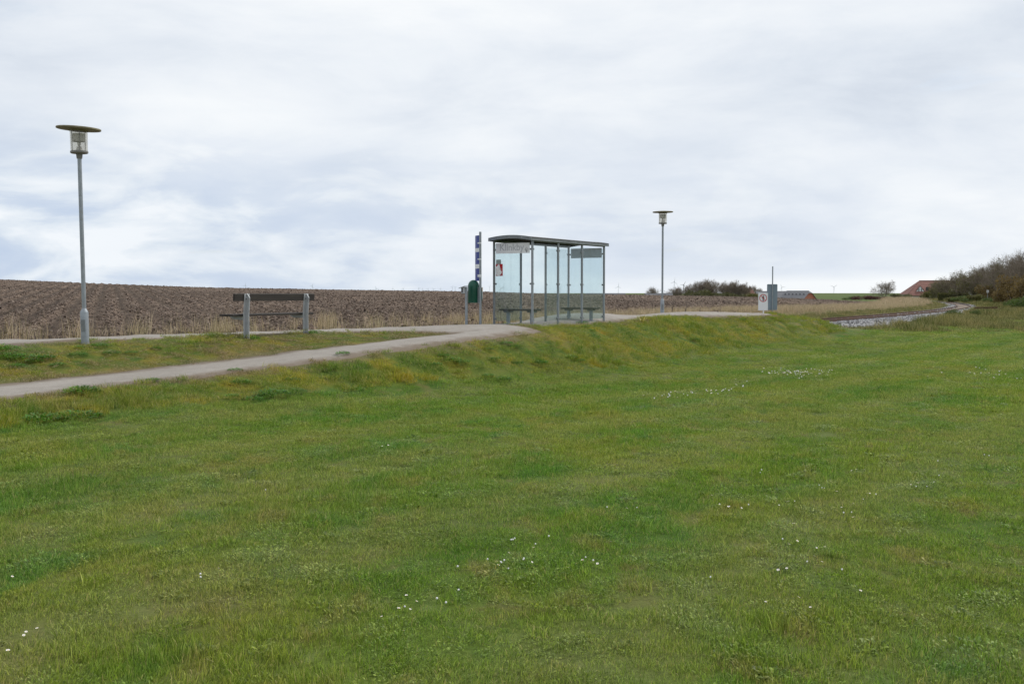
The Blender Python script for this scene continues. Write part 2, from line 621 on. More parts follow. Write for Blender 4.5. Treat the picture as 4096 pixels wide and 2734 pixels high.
def bank_colour(t, p, mul=1.0):
    """longer grass, yellow moss and dead thatch on the bank"""
    nA = noise(t, p, 1.3, 5, 0.6, 0.4)
    nB = noise(t, mapping(t, p, loc=(9, 4, 2)), 0.7, 4, 0.6, 0.5)
    nC = noise(t, mapping(t, p, loc=(2, 19, 5)), 2.1, 4, 0.6)
    c = ramp(t, nA, [(0.32, (.060, .096, .016)), (0.46, (.092, .122, .020)), (0.58, (.150, .146, .020)), (0.70, (.205, .152, .018))])
    c = mix_col(t, ramp(t, nB, [(0.49, 0.0), (0.69, 0.6)]), c, (.185, .145, .046))
    c = mix_col(t, ramp(t, nC, [(0.53, 0.0), (0.68, 0.85)]), c, (.050, .104, .018))
    if mul != 1.0:
        c = mix_col(t, 1.0, c, (mul, mul, mul), 'MULTIPLY')
    return c


def blade_mat(name, colour, straw=(.30, .24, .12), straw_at=0.86, transl=0.35, warm=(1.15, 1.25, 0.7)):
    m, t, out = new_mat(name)
    p = pos(t)
    c = colour(t, p)
    att = N(t, 'ShaderNodeAttribute', attribute_name='tint')
    tv = att.outputs['Fac']
    c = mix_col(t, 1.0, c, ramp(t, tv, [(0.0, (.34, .42, .28)), (0.5, (.95, .99, .86)), (0.88, (1.6, 1.55, 1.4)), (1.0, (2.3, 2.1, 2.1))]), 'MULTIPLY')  # random blade tone; the brightest tints paint glints into the colour
    st = ramp(t, tv, [(straw_at - 0.01, 0.0), (straw_at + 0.01, 0.8)], 'LINEAR')
    c = mix_col(t, st, c, straw)
    d = N(t, 'ShaderNodeBsdfPrincipled')
    d.inputs['Roughness'].default_value = 0.5
    d.inputs['Specular IOR Level'].default_value = 0.22
    t.links.new(c, d.inputs['Base Color'])
    tr = N(t, 'ShaderNodeBsdfTranslucent')
    t.links.new(mix_col(t, 1.0, c, warm, 'MULTIPLY'), tr.inputs[0])
    mx = N(t, 'ShaderNodeMixShader')
    mx.inputs[0].default_value = transl
    t.links.new(d.outputs[0], mx.inputs[1])
    t.links.new(tr.outputs[0], mx.inputs[2])
    t.links.new(mx.outputs[0], out.inputs[0])
    return m


def ground_material():
    m, t, out = new_mat('turf_soil')
    p = principled(t, out, 0.95, 0, 0.1)
    ps = pos(t)
    z_bank = N(t, 'ShaderNodeAttribute', attribute_name='bank').outputs['Fac']
    z_bed = N(t, 'ShaderNodeAttribute', attribute_name='bed').outputs['Fac']
    z_soil = N(t, 'ShaderNodeAttribute', attribute_name='soil').outputs['Fac']
    c = mix_col(t, z_bank, patchwork(t, ps, 0.95), bank_colour(t, ps, 0.95))
    fine = noise(t, ps, 38, 3, 0.7)
    c = mix_col(t, 1.0, c, ramp(t, fine, [(0.3, .72), (0.7, 1.18)]), 'MULTIPLY')
    c = mix_col(t, z_bed, c, (.16, .145, .10))
    c = mix_col(t, z_soil, c, (.165, .122, .088))
    # far farmland: winter green with paler parcels
    ln = N(t, 'ShaderNodeVectorMath', operation='LENGTH')
    t.links.new(ps, ln.inputs[0])
    far = ramp(t, math_node(t, 'MULTIPLY', ln.outputs['Value'], 0.001), [(0.16, 0.0), (0.24, 1.0)])
    fc = ramp(t, noise(t, mapping(t, ps, (.0022, .0009, 0)), 1.0, 2), [(0.40, (.075, .105, .030)), (0.5, (.088, .118, .036)), (0.6, (.115, .120, .055))])
    c = mix_col(t, far, c, fc)
    t.links.new(c, p.inputs['Base Color'])
    b = N(t, 'ShaderNodeBump')
    b.inputs['Strength'].default_value = 0.6
    b.inputs['Distance'].default_value = 0.03
    t.links.new(noise(t, ps, 22, 4, 0.7), b.inputs['Height'])
    t.links.new(b.outputs[0], p.inputs['Normal'])
    return m


# ================================================================== ground sheet
def axis(lo, hi, step, grow, far):
    c = list(np.arange(lo, hi + 1e-6, step))
    d = step
    while c[-1] < far:
        d *= grow
        c.append(c[-1] + d)
    d = step
    while c[0] > -far:
        d *= grow
        c.insert(0, c[0] - d)
    return np.array(c)


def hummocks(x, y):
    return (fbm(x * .62, y * .62, 2) - .5) * .06 * (np.hypot(x, y) < 90)


gx = axis(-18, 42, 0.3, 1.16, 9000)
gy = axis(2, 62, 0.3, 1.05, 9000)
GX, GY = np.meshgrid(gx, gy)
gz = z_ground(GX, GY)
fx_, fy_ = GX.ravel(), GY.ravel()
in_plat = inside(PLAT_POLY, fx_, fy_) | inside(BRANCH_POLY, fx_, fy_)
d_rim = dist_to(np.vstack([PLAT_POLY, PLAT_POLY[:1]]), fx_, fy_)
d_rim = np.where(inside(BRANCH_POLY, fx_, fy_), dist_to(np.vstack([BR_UP, BR_LOW[::-1]]), fx_, fy_), d_rim)
gz = gz + hummocks(fx_, fy_) * (~in_plat)
gz = gz - in_plat * 0.05 * sstep(d_rim, .1, .5)
in_field = inside(FIELD_POLY, fx_, fy_)
d_fe = dist_to(FIELD_EDGE, fx_, fy_)
zf = z_field(fx_, fy_)
gz = np.where(in_field & (fy_ < 240), np.minimum(gz, zf - 0.6 * sstep(d_fe, 0.4, 2.5)), gz)
ny, nx = GX.shape
ii = np.arange(ny * nx).reshape(ny, nx)
quads = np.stack([ii[:-1, :-1], ii[:-1, 1:], ii[1:, 1:], ii[1:, :-1]], -1).reshape(-1, 4)
M_ground = ground_material()
ground = mesh_np('ground', np.column_stack([fx_, fy_, gz]), quads, M_ground)
tag(ground, 'green ground of lawn, grassy bank and farmland', kind='structure')

BANK_POLY = np.vstack([FOOT, [(15.9, 50), (14, 54), (12.4, 49.8)], MAIN_FAR[::-1], [(-30, -2)]])
RAIL_POLY = np.vstack([off(RAIL_S, 1.15, RAIL_N), off(RAIL_S, -2.6, RAIL_N)[::-1]])


def put_attr(o, name, vals):
    at_ = o.data.attributes.new(name, 'FLOAT', 'POINT')
    at_.data.foreach_set('value', np.asarray(vals, np.float32))


d_foot = dist_to(FOOT, fx_, fy_)
inb = inside(BANK_POLY, fx_, fy_)
put_attr(ground, 'bank', np.where(inb, sstep(d_foot, 0.0, 0.5), 0))
bed = dist_to(RAIL_S, fx_, fy_)
put_attr(ground, 'bed', 1 - sstep(bed, 1.5, 5.5))
d_path = np.minimum(dist_to(np.vstack([BR_UP, BR_LOW[::-1]]), fx_, fy_), dist_to(MAIN_NEAR_L, fx_, fy_))
put_attr(ground, 'soil', np.where(inb, 0.6 * (1 - sstep(d_path + (fbm(fx_ * 2, fy_ * 2, 2) - .5) * .4, .05, .35)), 0))

# ------------------------------------------------------------------ platform and footpath
M_path, t, out = new_mat('pale_gravel_asphalt')
p_ = principled(t, out, 0.9, 0, 0.25)
ps = pos(t)
c = ramp(t, noise(t, ps, 0.8, 5, 0.6), [(0.3, (.245, .220, .190)), (0.7, (.30, .272, .240))])
c = mix_col(t, 1.0, c, ramp(t, noise(t, ps, 42, 4, 0.85), [(0.28, .62), (0.5, 1.0), (0.72, 1.3)]), 'MULTIPLY')
c = mix_col(t, 1.0, c, ramp(t, noise(t, mapping(t, ps, (1, 1, 1), (6, 3, 0)), 5.5, 5, 0.7), [(0.3, .86), (0.7, 1.12)]), 'MULTIPLY')
c = mix_col(t, ramp(t, noise(t, mapping(t, ps, loc=(4, 9, 1)), 2.4, 5, 0.7), [(0.58, 0.0), (0.75, 0.45)]), c, (.185, .155, .122))
rim_a = N(t, 'ShaderNodeAttribute', attribute_name='rim').outputs['Fac']
rim_n = ramp(t, math_node(t, 'MULTIPLY', rim_a, noise(t, mapping(t, ps, loc=(2, 2, 7)), 3.0, 5, .7)), [(.18, 0.0), (.42, .85)])
c = mix_col(t, rim_n, c, (.150, .115, .082))
t.links.new(c, p_.inputs['Base Color'])
b = N(t, 'ShaderNodeBump')
b.inputs['Strength'].default_value = 0.35
b.inputs['Distance'].default_value = 0.006
t.links.new(noise(t, ps, 90, 2, 0.8), b.inputs['Height'])
t.links.new(b.outputs[0], p_.inputs['Normal'])


def sheet(name, outline, ragged, label, edges=()):
    """a paved sheet with a slightly ragged rim, following the ground"""
    o3 = dens(np.column_stack([np.vstack([outline, outline[:1]]), np.zeros(len(outline) + 1)]), 0.25)[:-1, :2]
    k = len(o3)
    o3 = o3 + (np.column_stack([vnoise(o3[:, 0] * 2.3, o3[:, 1] * 2.3), vnoise(o3[:, 0] * 2.3 + 50, o3[:, 1] * 2.3)]) - .5) * ragged
    lo, hi = o3.min(0), o3.max(0)
    ax, ay = np.meshgrid(np.arange(lo[0], hi[0], .33), np.arange(lo[1], hi[1], .33))
    ax, ay = ax.ravel() + RNG.uniform(-.08, .08, ax.size), ay.ravel() + RNG.uniform(-.08, .08, ay.size)
    m_ = inside(o3, ax, ay) & (dist_to(np.vstack([o3, o3[:1]]), ax, ay) > .14)
    pts = [Vector(q) for q in o3] + [Vector((u_, v_)) for u_, v_ in zip(ax[m_], ay[m_])]
    vs, _, fs, *_r = geometry.delaunay_2d_cdt(pts, [(i, (i + 1) % k) for i in range(k)], [], 1, 1e-4)
    V = np.array([(q.x, q.y) for q in vs])
    zz = z_ground(V[:, 0], V[:, 1]) + 0.012 + (fbm(V[:, 0] * .9, V[:, 1] * .9, 3) - .5) * .015
    tri = [list(f) for f in fs if len(f) == 3]
    # the rim crumbles down into the turf
    k0 = len(V)
    rim_i = [int(np.argmin(((V - q) ** 2).sum(1))) for q in o3]
    nrm = normals2(np.vstack([o3[-1:], o3, o3[:1]]))[1:-1]
    if inside(o3, *(o3[5] + nrm[5] * .05)[:, None])[0]:
        nrm = -nrm
    sk = o3 + nrm * .10
    V3 = np.vstack([np.column_stack([V, zz]), np.column_stack([sk, zz[rim_i] - .11])])
    for i in range(k):
        j = (i + 1) % k
        tri += [[rim_i[i], rim_i[j], k0 + i], [rim_i[j], k0 + j, k0 + i]]
    o = mesh_np(name, V3, np.array(tri), M_path)
    d_ = np.min([dist_to(q, V3[:, 0], V3[:, 1]) for q in (BR_UP, BR_LOW, MAIN_NEAR_L, SHELT, MAIN_FAR)], axis=0)
    put_attr(o, 'rim', 1 - sstep(d_, 0, .55))
    return tag(o, label, kind='structure')


sheet('platform', PLAT_POLY, .04, 'pale gravel platform running beside the ploughed field')
sheet('footpath', np.vstack([BR_UP, [(0.68, 25.5)], BR_LOW[::-1][1:]]), .05, 'pale gravel footpath climbing to the platform')
# concrete kerb wall that holds the far edge of the platform above the track
M_conc = worn('weathered_concrete', (.34, .33, .30), 0.85, var=.2, dirt=(.16, .16, .11))
fo = smooth(MAIN_FAR, 1)
na_ = normals2(fo)
rows = [off(fo, .01, na_), off(fo, .16, na_)]
vz = []
for q, z_ in ((rows[0], .672), (rows[1], .672), (rows[1], -.3), (rows[0], -.3)):
    vz.append(np.column_stack([q, np.full(len(q), z_)]))
V = np.vstack(vz)
k = len(fo)
fq = []
for r_ in range(4):
    for i in range(k - 1):
        fq.append((r_ * k + i, r_ * k + i + 1, ((r_ + 1) % 4) * k + i + 1, ((r_ + 1) % 4) * k + i))
tag(mesh_np('platform_edge', V, fq, M_conc, smooth=False), 'concrete edge wall of the platform above the track', kind='structure')

# ------------------------------------------------------------------ ploughed field
FURROW = math.atan(.377)               # furrows run this far to the left of straight ahead
ang = np.tan(np.linspace(math.radians(-40), math.radians(27), 640))
rad = 14 * (1.0062 ** np.arange(470))
PX, PY = np.meshgrid(ang, rad)
X_, Y_ = (PX * PY).ravel(), PY.ravel()
fu = X_ * math.cos(FURROW) + Y_ * math.sin(FURROW)      # across the furrows
fv = -X_ * math.sin(FURROW) + Y_ * math.cos(FURROW)


def field_relief(x, y):
    u_ = x * math.cos(FURROW) + y * math.sin(FURROW)
    v_ = -x * math.sin(FURROW) + y * math.cos(FURROW)
    wob = (fbm(u_ * .5, v_ * .22, 2) - .5) * .25
    ridge = np.sin((u_ + wob) * 2 * math.pi / .62) * .03 + np.sin((u_ + wob) * 2 * math.pi / 1.25 + 1.0) * .05
    cl = np.abs(fbm(u_ * 3.2, v_ * 2.4, 4, .62) - .5) * 2
    cl2 = fbm(u_ * 1.1 + 40, v_ * .8, 3)
    return ridge + (.30 - cl) * .20 + (cl2 - .5) * .12


far_fade = 1 - .35 * sstep(Y_, 90, 180)
Z_ = z_field(X_, Y_) + field_relief(X_, Y_) * far_fade
fe_d = dist_to(FIELD_EDGE, X_, Y_)
keep = inside(FIELD_POLY, X_, Y_) & (Y_ < 232)
Z_ = Z_ - .12 * (1 - sstep(fe_d, 0, 1.2))
ny, nx = PX.shape
ii = np.arange(ny * nx).reshape(ny, nx)
quads = np.stack([ii[:-1, :-1], ii[:-1, 1:], ii[1:, 1:], ii[1:, :-1]], -1).reshape(-1, 4)
quads = quads[keep[quads].all(1)]
used = np.zeros(ny * nx, int) - 1
uq = np.unique(quads)
used[uq] = np.arange(len(uq))
M_field, t, out = new_mat('ploughed_soil')
p_ = principled(t, out, 0.95, 0, 0.12)
ps = pos(t)
fr = mapping(t, ps, (1, .45, 1), rot=(0, 0, -FURROW))
c = ramp(t, noise(t, fr, 4.6, 6, 0.75), [(0.36, (.042, .029, .021)), (0.48, (.100, .072, .053)), (0.62, (.182, .137, .104))])  # clod-scale tones paint shaded gaps and light tops into the soil colour
c = mix_col(t, 1.0, c, ramp(t, noise(t, mapping(t, ps, (1, .3, 1), rot=(0, 0, -FURROW)), .12, 3, 0.5), [(0.38, .82), (0.64, 1.22)]), 'MULTIPLY')
c = mix_col(t, 1.0, c, ramp(t, noise(t, fr, 15, 4, 0.8), [(0.34, .58), (0.62, 1.30)]), 'MULTIPLY')  # finer dark crevices between lumps, also put into the colour
spf = N(t, 'ShaderNodeSeparateXYZ')
t.links.new(ps, spf.inputs[0])
spu = N(t, 'ShaderNodeSeparateXYZ')
t.links.new(mapping(t, ps, rot=(0, 0, -FURROW)), spu.inputs[0])
uu = math_node(t, 'ADD', spu.outputs[0], math_node(t, 'MULTIPLY', noise(t, ps, .35, 3), .35))
row = math_node(t, 'SINE', math_node(t, 'MULTIPLY', uu, 2 * math.pi / 1.25))
mrow = math_node(t, 'MULTIPLY_ADD', row, .5)
mrow.node.inputs[2].default_value = .5
c = mix_col(t, 1.0, c, ramp(t, mrow, [(0.0, .68), (1.0, 1.32)]), 'MULTIPLY')
t.links.new(c, p_.inputs['Base Color'])
b = N(t, 'ShaderNodeBump')
b.inputs['Strength'].default_value = 1.0
b.inputs['Distance'].default_value = 0.12
t.links.new(noise(t, fr, 6, 6, 0.75), b.inputs['Height'])
t.links.new(b.outputs[0], p_.inputs['Normal'])
fld = mesh_np('ploughed_field', np.column_stack([X_, Y_, Z_])[uq], used[quads], M_field)
tag(fld, 'brown ploughed field rising to the left behind the platform', kind='structure')


# ================================================================== scattering
def scatter(name, pts, rot, scl, idx, protos, label, smooth_rot=True):
    """one object of ground cover: prototype meshes instanced on points"""
    me = bpy.data.meshes.new(name)
    pts = np.asarray(pts, np.float32)
    me.vertices.add(len(pts))
    me.vertices.foreach_set('co', pts.ravel())
    for n_, ty, v in (('rot', 'FLOAT_VECTOR', rot), ('scl', 'FLOAT_VECTOR', scl), ('idx', 'INT', idx)):
        a_ = me.attributes.new(n_, ty, 'POINT')
        if ty == 'FLOAT_VECTOR':
            a_.data.foreach_set('vector', np.asarray(v, np.float32).ravel())
        else:
            a_.data.foreach_set('value', np.asarray(v, np.int32))
    o = bpy.data.objects.new(name, me)
    COL.objects.link(o)
    pc = bpy.data.collections.new(name + '_kinds')
    for i, pm in enumerate(protos):
        q = bpy.data.objects.new(f'{name}_kind_{i:02d}', pm)
        pc.objects.link(q)
    g = bpy.data.node_groups.new(name + '_spread', 'GeometryNodeTree')
    g.interface.new_socket('Geometry', in_out='INPUT', socket_type='NodeSocketGeometry')
    g.interface.new_socket('Geometry', in_out='OUTPUT', socket_type='NodeSocketGeometry')
    gi, go = g.nodes.new('NodeGroupInput'), g.nodes.new('NodeGroupOutput')
    ip = g.nodes.new('GeometryNodeInstanceOnPoints')
    ci = g.nodes.new('GeometryNodeCollectionInfo')
    ci.inputs['Collection'].default_value = pc
    ci.inputs['Separate Children'].default_value = True
    ci.inputs['Reset Children'].default_value = True
    g.links.new(gi.outputs[0], ip.inputs['Points'])
    g.links.new(ci.outputs[0], ip.inputs['Instance'])
    ip.inputs['Pick Instance'].default_value = True
    for n_, ty, sk in (('idx', 'INT', 'Instance Index'), ('rot', 'FLOAT_VECTOR', 'Rotation'), ('scl', 'FLOAT_VECTOR', 'Scale')):
        na = g.nodes.new('GeometryNodeInputNamedAttribute')
        na.data_type = ty
        na.inputs['Name'].default_value = n_
        g.links.new(na.outputs['Attribute'], ip.inputs[sk])
    g.links.new(ip.outputs[0], go.inputs[0])
    md = o.modifiers.new('spread', 'NODES')
    md.node_group = g
    return tag(o, label, kind='stuff')


def blades_mesh(name, n, radius, hmin, hmax, wmin, wmax, mat, rng, lean=0.5, seg=2, bend=0.5, gauss=False):
    """a tuft of grass blades; every blade carries its own tint"""
    V, Fq, T = [], [], []
    for i in range(n):
        rr = radius * math.sqrt(rng.random())
        th = rng.random() * 2 * math.pi
        bx_, by_ = rr * math.cos(th), rr * math.sin(th)
        h = rng.uniform(hmin, hmax)
        w_ = rng.uniform(wmin, wmax) * .5
        az_ = rng.random() * 2 * math.pi
        la = abs(rng.normal(0, lean))
        la = min(la, 1.35)
        ca, sa = math.cos(az_), math.sin(az_)
        fa = rng.random() * math.pi
        px_, py_ = math.cos(fa) * w_, math.sin(fa) * w_
        tint = rng.random()
        o = len(V)
        x, y, z = bx_, by_, -0.01
        a_ = la * .5
        for k_ in range(seg + 1):
            f = k_ / seg
            ww = (1 - f ** 1.6) if k_ else 0.8
            if k_ == seg:
                V.append((x, y, z))
                T.append(tint)
            else:
                V += [(x - px_ * ww, y - py_ * ww, z), (x + px_ * ww, y + py_ * ww, z)]
                T += [tint, tint]
            st = h / seg
            x += math.sin(a_) * ca * st
            y += math.sin(a_) * sa * st
            z += math.cos(a_) * st
            a_ = min(a_ + la * bend + .12, 2.0)
        for k_ in range(seg):
            q = o + 2 * k_
            if k_ == seg - 1:
                Fq.append((q, q + 1, q + 2))
            else:
                Fq.append((q, q + 1, q + 3, q + 2))
    me = bpy.data.meshes.new(name)
    me.from_pydata(V, [], Fq)
    me.materials.append(mat)
    a_ = me.attributes.new('tint', 'FLOAT', 'POINT')
    a_.data.foreach_set('value', np.asarray(T, np.float32))
    return me


def leaf_mesh(name, n, radius, L, Wd, mat, rng, up=0.6, hgt=0.05):
    """a low mound of broad leaves"""
    V, Fq, T = [], [], []
    for i in range(n):
        th = rng.random() * 2 * math.pi
        rr = radius * math.sqrt(rng.random())
        bx_, by_ = rr * math.cos(th), rr * math.sin(th)
        bz = rng.random() * hgt * (1 - (rr / radius) ** 2 * .7)
        az_ = th + rng.normal(0, .9)
        l_ = L * rng.uniform(.6, 1.25)
        w_ = Wd * rng.uniform(.6, 1.2) * .5
        el = rng.uniform(.05, up)
        ca, sa = math.cos(az_), math.sin(az_)
        o = len(V)
        tint = rng.random()
        for f, ww, dz in ((0, .15, 0), (.35, .9, .03), (.7, 1.0, .02), (1.0, .05, -.06)):
            x = bx_ + ca * l_ * f * math.cos(el)
            y = by_ + sa * l_ * f * math.cos(el)
            z = bz + l_ * f * math.sin(el) + dz * l_ * 2
            tw = rng.uniform(-.3, .3) * w_
            V += [(x - sa * w_ * ww, y + ca * w_ * ww, z + tw * ww), (x + sa * w_ * ww, y - ca * w_ * ww, z - tw * ww)]
            T += [tint, tint]
        for k_ in range(3):
            q = o + 2 * k_
            Fq.append((q, q + 1, q + 3, q + 2))
    me = bpy.data.meshes.new(name)
    me.from_pydata(V, [], Fq)
    me.materials.append(mat)
    a_ = me.attributes.new('tint', 'FLOAT', 'POINT')
    a_.data.foreach_set('value', np.asarray(T, np.float32))
    return me


def rock_mesh(name, mat, rng, flat=.7, sub=1):
    bm = bmesh.new()
    bmesh.ops.create_icosphere(bm, subdivisions=sub, radius=.5)
    ax_ = [rng.uniform(.75, 1.25), rng.uniform(.75, 1.25), flat * rng.uniform(.8, 1.2)]
    for v in bm.verts:
        k_ = rng.uniform(.72, 1.2)
        v.co = Vector((v.co.x * ax_[0] * k_, v.co.y * ax_[1] * k_, v.co.z * ax_[2] * k_))
    me = bpy.data.meshes.new(name)
    bm.to_mesh(me)
    bm.free()
    me.materials.append(mat)
    return me


def view_points(n, ymin, ymax, pad=6.0, half=.53):
    """random points over the part of the place that the picture (or a step aside) can see"""
    k_ = pad / half                       # a trapezium whose sides run pad metres outside the view
    y = np.sqrt(RNG.uniform((ymin + k_) ** 2, (ymax + k_) ** 2, n)) - k_
    x = RNG.uniform(-1, 1, n) * (half * y + pad)
    return x, y


def area_n(ymin, ymax, per_m2, half=.53, pad=6.0):
    return int(per_m2 * (half * (ymax ** 2 - ymin ** 2) + 2 * pad * (ymax - ymin)))


def rand_rot(n, tilt=.12):
    return np.column_stack([RNG.normal(0, tilt, n), RNG.normal(0, tilt, n), RNG.uniform(0, 6.283, n)])


PAVED = lambda x, y: inside(PLAT_POLY, x, y) | inside(BRANCH_POLY, x, y)
RIMS = np.vstack([BR_UP, [(0.68, 25.5)]]), np.vstack([BR_LOW, SHELT[1:]]), MAIN_NEAR_L


def lay(x, y):
    return z_ground(x, y) + hummocks(np.ravel(x), np.ravel(y))


# ------------------------------------------------------------------ mown lawn
M_lawn = blade_mat('lawn_blades', lambda t, p: patchwork(t, p, 2.08), straw=(.42, .33, .17), straw_at=.93)
M_leafy = blade_mat('lawn_leaves', lambda t, p: patchwork(t, p, 1.75), straw=(.16, .20, .06), straw_at=.95)
prot = [blades_mesh('lawn_tuft', 380, .21, .018, .044, .0022, .0046, M_lawn, RNG, lean=.85) for _ in range(5)]
prot += [blades_mesh('lawn_tuft', 250, .21, .022, .056, .003, .0058, M_lawn, RNG, lean=.9) for _ in range(3)]
prot += [leaf_mesh('lawn_leaves', 260, .22, .021, .009, M_leafy, RNG, .9, .02) for _ in range(2)]
prot += [leaf_mesh('lawn_rosette', 40, .08, .040, .015, M_leafy, RNG, .7, .02) for _ in range(2)]
prot += [blades_mesh('lawn_tussock', 70, .08, .05, .115, .0035, .007, M_lawn, RNG, lean=.5, seg=3) for _ in range(2)]
xs, ys, sc = [], [], []
for y0, y1, dn, s_ in ((1.5, 9, 64, .9), (9, 16, 46, 1.0), (16, 28, 26, 1.3), (28, 46, 13, 1.75), (46, 72, 7, 2.3)):
    x, y = view_points(area_n(y0, y1, dn), y0, y1)
    m = ~inside(BANK_POLY, x, y) & (dist_to(RAIL_S, x, y) > 5.2) & ~inside(FIELD_POLY, x, y)
    rx = np.interp(y, RAIL[:, 1], RAIL[:, 0])
    m &= (x > rx) | (y < 40)
    xs.append(x[m]); ys.append(y[m]); sc.append(np.full(m.sum(), s_))
x, y, s_ = np.concatenate(xs), np.concatenate(ys), np.concatenate(sc)
hn = fbm(x * .7, y * .5, 3)
lush = sstep(hn, .45, .68)
n = len(x)
sz = s_ * RNG.uniform(.8, 1.2, n)
hz = np.minimum(sz, 1.25) * (.85 + .4 * lush) * RNG.uniform(.8, 1.2, n)
scatter('grass', np.column_stack([x, y, lay(x, y)]), rand_rot(n), np.column_stack([sz, sz, hz]),
        np.where(RNG.random(n) < .05 * (y < 30), RNG.integers(10, 14, n), np.where(RNG.random(n) < .11, RNG.integers(8, 10, n), np.where(RNG.random(n) < .25 + .4 * lush, RNG.integers(5, 8, n), RNG.integers(0, 5, n)))), prot, 'short mown lawn grass')
N_LAWN = n

# ------------------------------------------------------------------ longer grass on the bank and the verges
M_bank = blade_mat('bank_blades', lambda t, p: bank_colour(t, p, 2.05), straw=(.46, .36, .20), straw_at=.86)
prot = [blades_mesh('bank_tuft', 170, .17, .03, .10, .0028, .0055, M_bank, RNG, lean=.75) for _ in range(4)]
prot += [blades_mesh('bank_tuft', 150, .14, .05, .14, .0032, .006, M_bank, RNG, lean=.5, seg=3, bend=.35) for _ in range(4)]
xs, ys, sc = [], [], []
for y0, y1, dn, s_ in ((8, 18, 48, 1.0), (18, 28, 34, 1.15), (28, 40, 20, 1.45), (40, 56, 13, 1.7)):
    x, y = view_points(area_n(y0, y1, dn), y0, y1)
    m = inside(BANK_POLY, x, y) & ~PAVED(x, y)
    xs.append(x[m]); ys.append(y[m]); sc.append(np.full(m.sum(), s_))
x, y, s_ = np.concatenate(xs), np.concatenate(ys), np.concatenate(sc)
# the overgrown edge of the platform between footpath and signs
ed = dens(np.column_stack([SHELT, np.zeros(len(SHELT))]), .04)[:, :2]
ed = ed[ed[:, 1] < 46.5]
en = normals2(ed)
ed = ed - en * RNG.uniform(-.03, .45, len(ed))[:, None]
md_ = inside(BANK_POLY, ed[:, 0], ed[:, 1]) | (ed[:, 0] > -1)
x, y, s_ = np.concatenate([x, ed[md_, 0]]), np.concatenate([y, ed[md_, 1]]), np.concatenate([s_, np.full(md_.sum(), 1.1)])
n_edge_ = int(md_.sum())
rim = np.minimum(np.minimum(dist_to(RIMS[0], x, y), dist_to(RIMS[1], x, y)), dist_to(RIMS[2], x, y))
hgt_ = np.where((dist_to(SHELT, x, y) < .6) & (y < 33), .55, 1.0)
bare = (rim < .12) & (RNG.random(len(x)) < .2)
x, y, s_, rim, hgt_ = x[~bare], y[~bare], s_[~bare], rim[~bare], hgt_[~bare]
n = len(x)
tall = sstep(fbm(x * .55 + 9, y * .55, 3), .45, .66)
sz = s_ * RNG.uniform(.8, 1.2, n)
hz = np.minimum(sz, 1.35) * (.6 + .4 * tall) * RNG.uniform(.75, 1.25, n) * hgt_ * np.where((x < -1) & inside(np.vstack([MAIN_NEAR_L, BR_UP[::-1]]), x, y), .62, 1)
M_verge = blade_mat('dry_thatch', lambda t, p: ramp(t, noise(t, p, 1.5, 5, .6, .3), [(.34, (.13, .14, .035)), (.46, (.22, .19, .075)), (.58, (.31, .225, .125)), (.72, (.26, .17, .095))]),
                    straw=(.45, .36, .23), straw_at=.7, transl=.25, warm=(1.05, 1.0, .8))
prot += [blades_mesh('bank_tuft', 170, .17, .02, .075, .003, .006, M_verge, RNG, lean=.9) for _ in range(4)]
in_v = (x < -1.2) & inside(np.vstack([MAIN_NEAR_L, BR_UP[::-1]]), x, y)
d_up = dist_to(BR_UP, x, y)
d_lo = np.minimum(dist_to(BR_LOW, x, y), dist_to(SHELT, x, y))
dry = np.where(in_v, np.where(x > -7, .52, .40) + .6 * (1 - sstep(d_up, .2, 1.5)), .6 * (1 - sstep(d_lo, .05, .5))) * (.5 + 1.0 * fbm(x * .9 + 5, y * .9, 3))
bi_ = np.where(RNG.random(n) < .12 + .6 * tall, RNG.integers(4, 8, n), RNG.integers(0, 4, n))
bi_ = np.where(RNG.random(n) < dry, RNG.integers(8, 12, n), bi_)
scatter('bank_grass', np.column_stack([x, y, lay(x, y)]), rand_rot(n, .2), np.column_stack([sz, sz, hz]), bi_, prot, 'long mossy grass on the bank below the platform')
N_BANK = n


# ------------------------------------------------------------------ dry reeds beyond the track, rough grass beside it
def straw_colour(t, p):
    nA = noise(t, p, .35, 3, 0.6)
    return ramp(t, nA, [(0.35, (.42, .315, .215)), (0.55, (.52, .405, .285)), (0.7, (.40, .335, .205))])


M_straw = blade_mat('dry_stalks', straw_colour, straw=(.66, .54, .40), straw_at=.75, transl=.25, warm=(1.0, .95, .85))
prot = [blades_mesh('reed_tuft', 9, .30, .45, 1.05, .006, .012, M_straw, RNG, lean=.13, seg=3, bend=.22) for _ in range(4)]
prot += [blades_mesh('reed_tuft', 22, .30, .18, .55, .006, .013, M_straw, RNG, lean=.38, seg=3, bend=.4) for _ in range(4)]
prot += [blades_mesh('reed_tuft', 45, .35, .35, .95, .007, .014, M_straw, RNG, lean=.24, seg=3, bend=.25) for _ in range(3)]
rs = dens(np.column_stack([RAIL_S, np.zeros(len(RAIL_S))]), .5)[:, :2]
rn = normals2(rs)
kk = RNG.integers(0, len(rs), 15000)
dd = RNG.uniform(2.6, 6.6, 15000) + np.where(rs[kk, 1] > 55, RNG.uniform(0, 3, 15000), 0)
x, y = (rs[kk] + rn[kk] * dd[:, None]).T
m = (y > 12) & (y < 178)
dens_l = np.interp(y, [15, 26, 34, 46, 60, 180], [.13, .14, .24, .38, .8, 1.0]) * (.2 + 1.5 * fbm(x * .4, y * .4, 2))
m &= RNG.random(len(x)) < dens_l
x, y, dd = x[m], y[m], dd[m]
n = len(x)
zz = np.where(inside(FIELD_POLY, x, y), z_field(x, y) - .06, z_ground(x, y))
right = sstep(y, 34, 60)
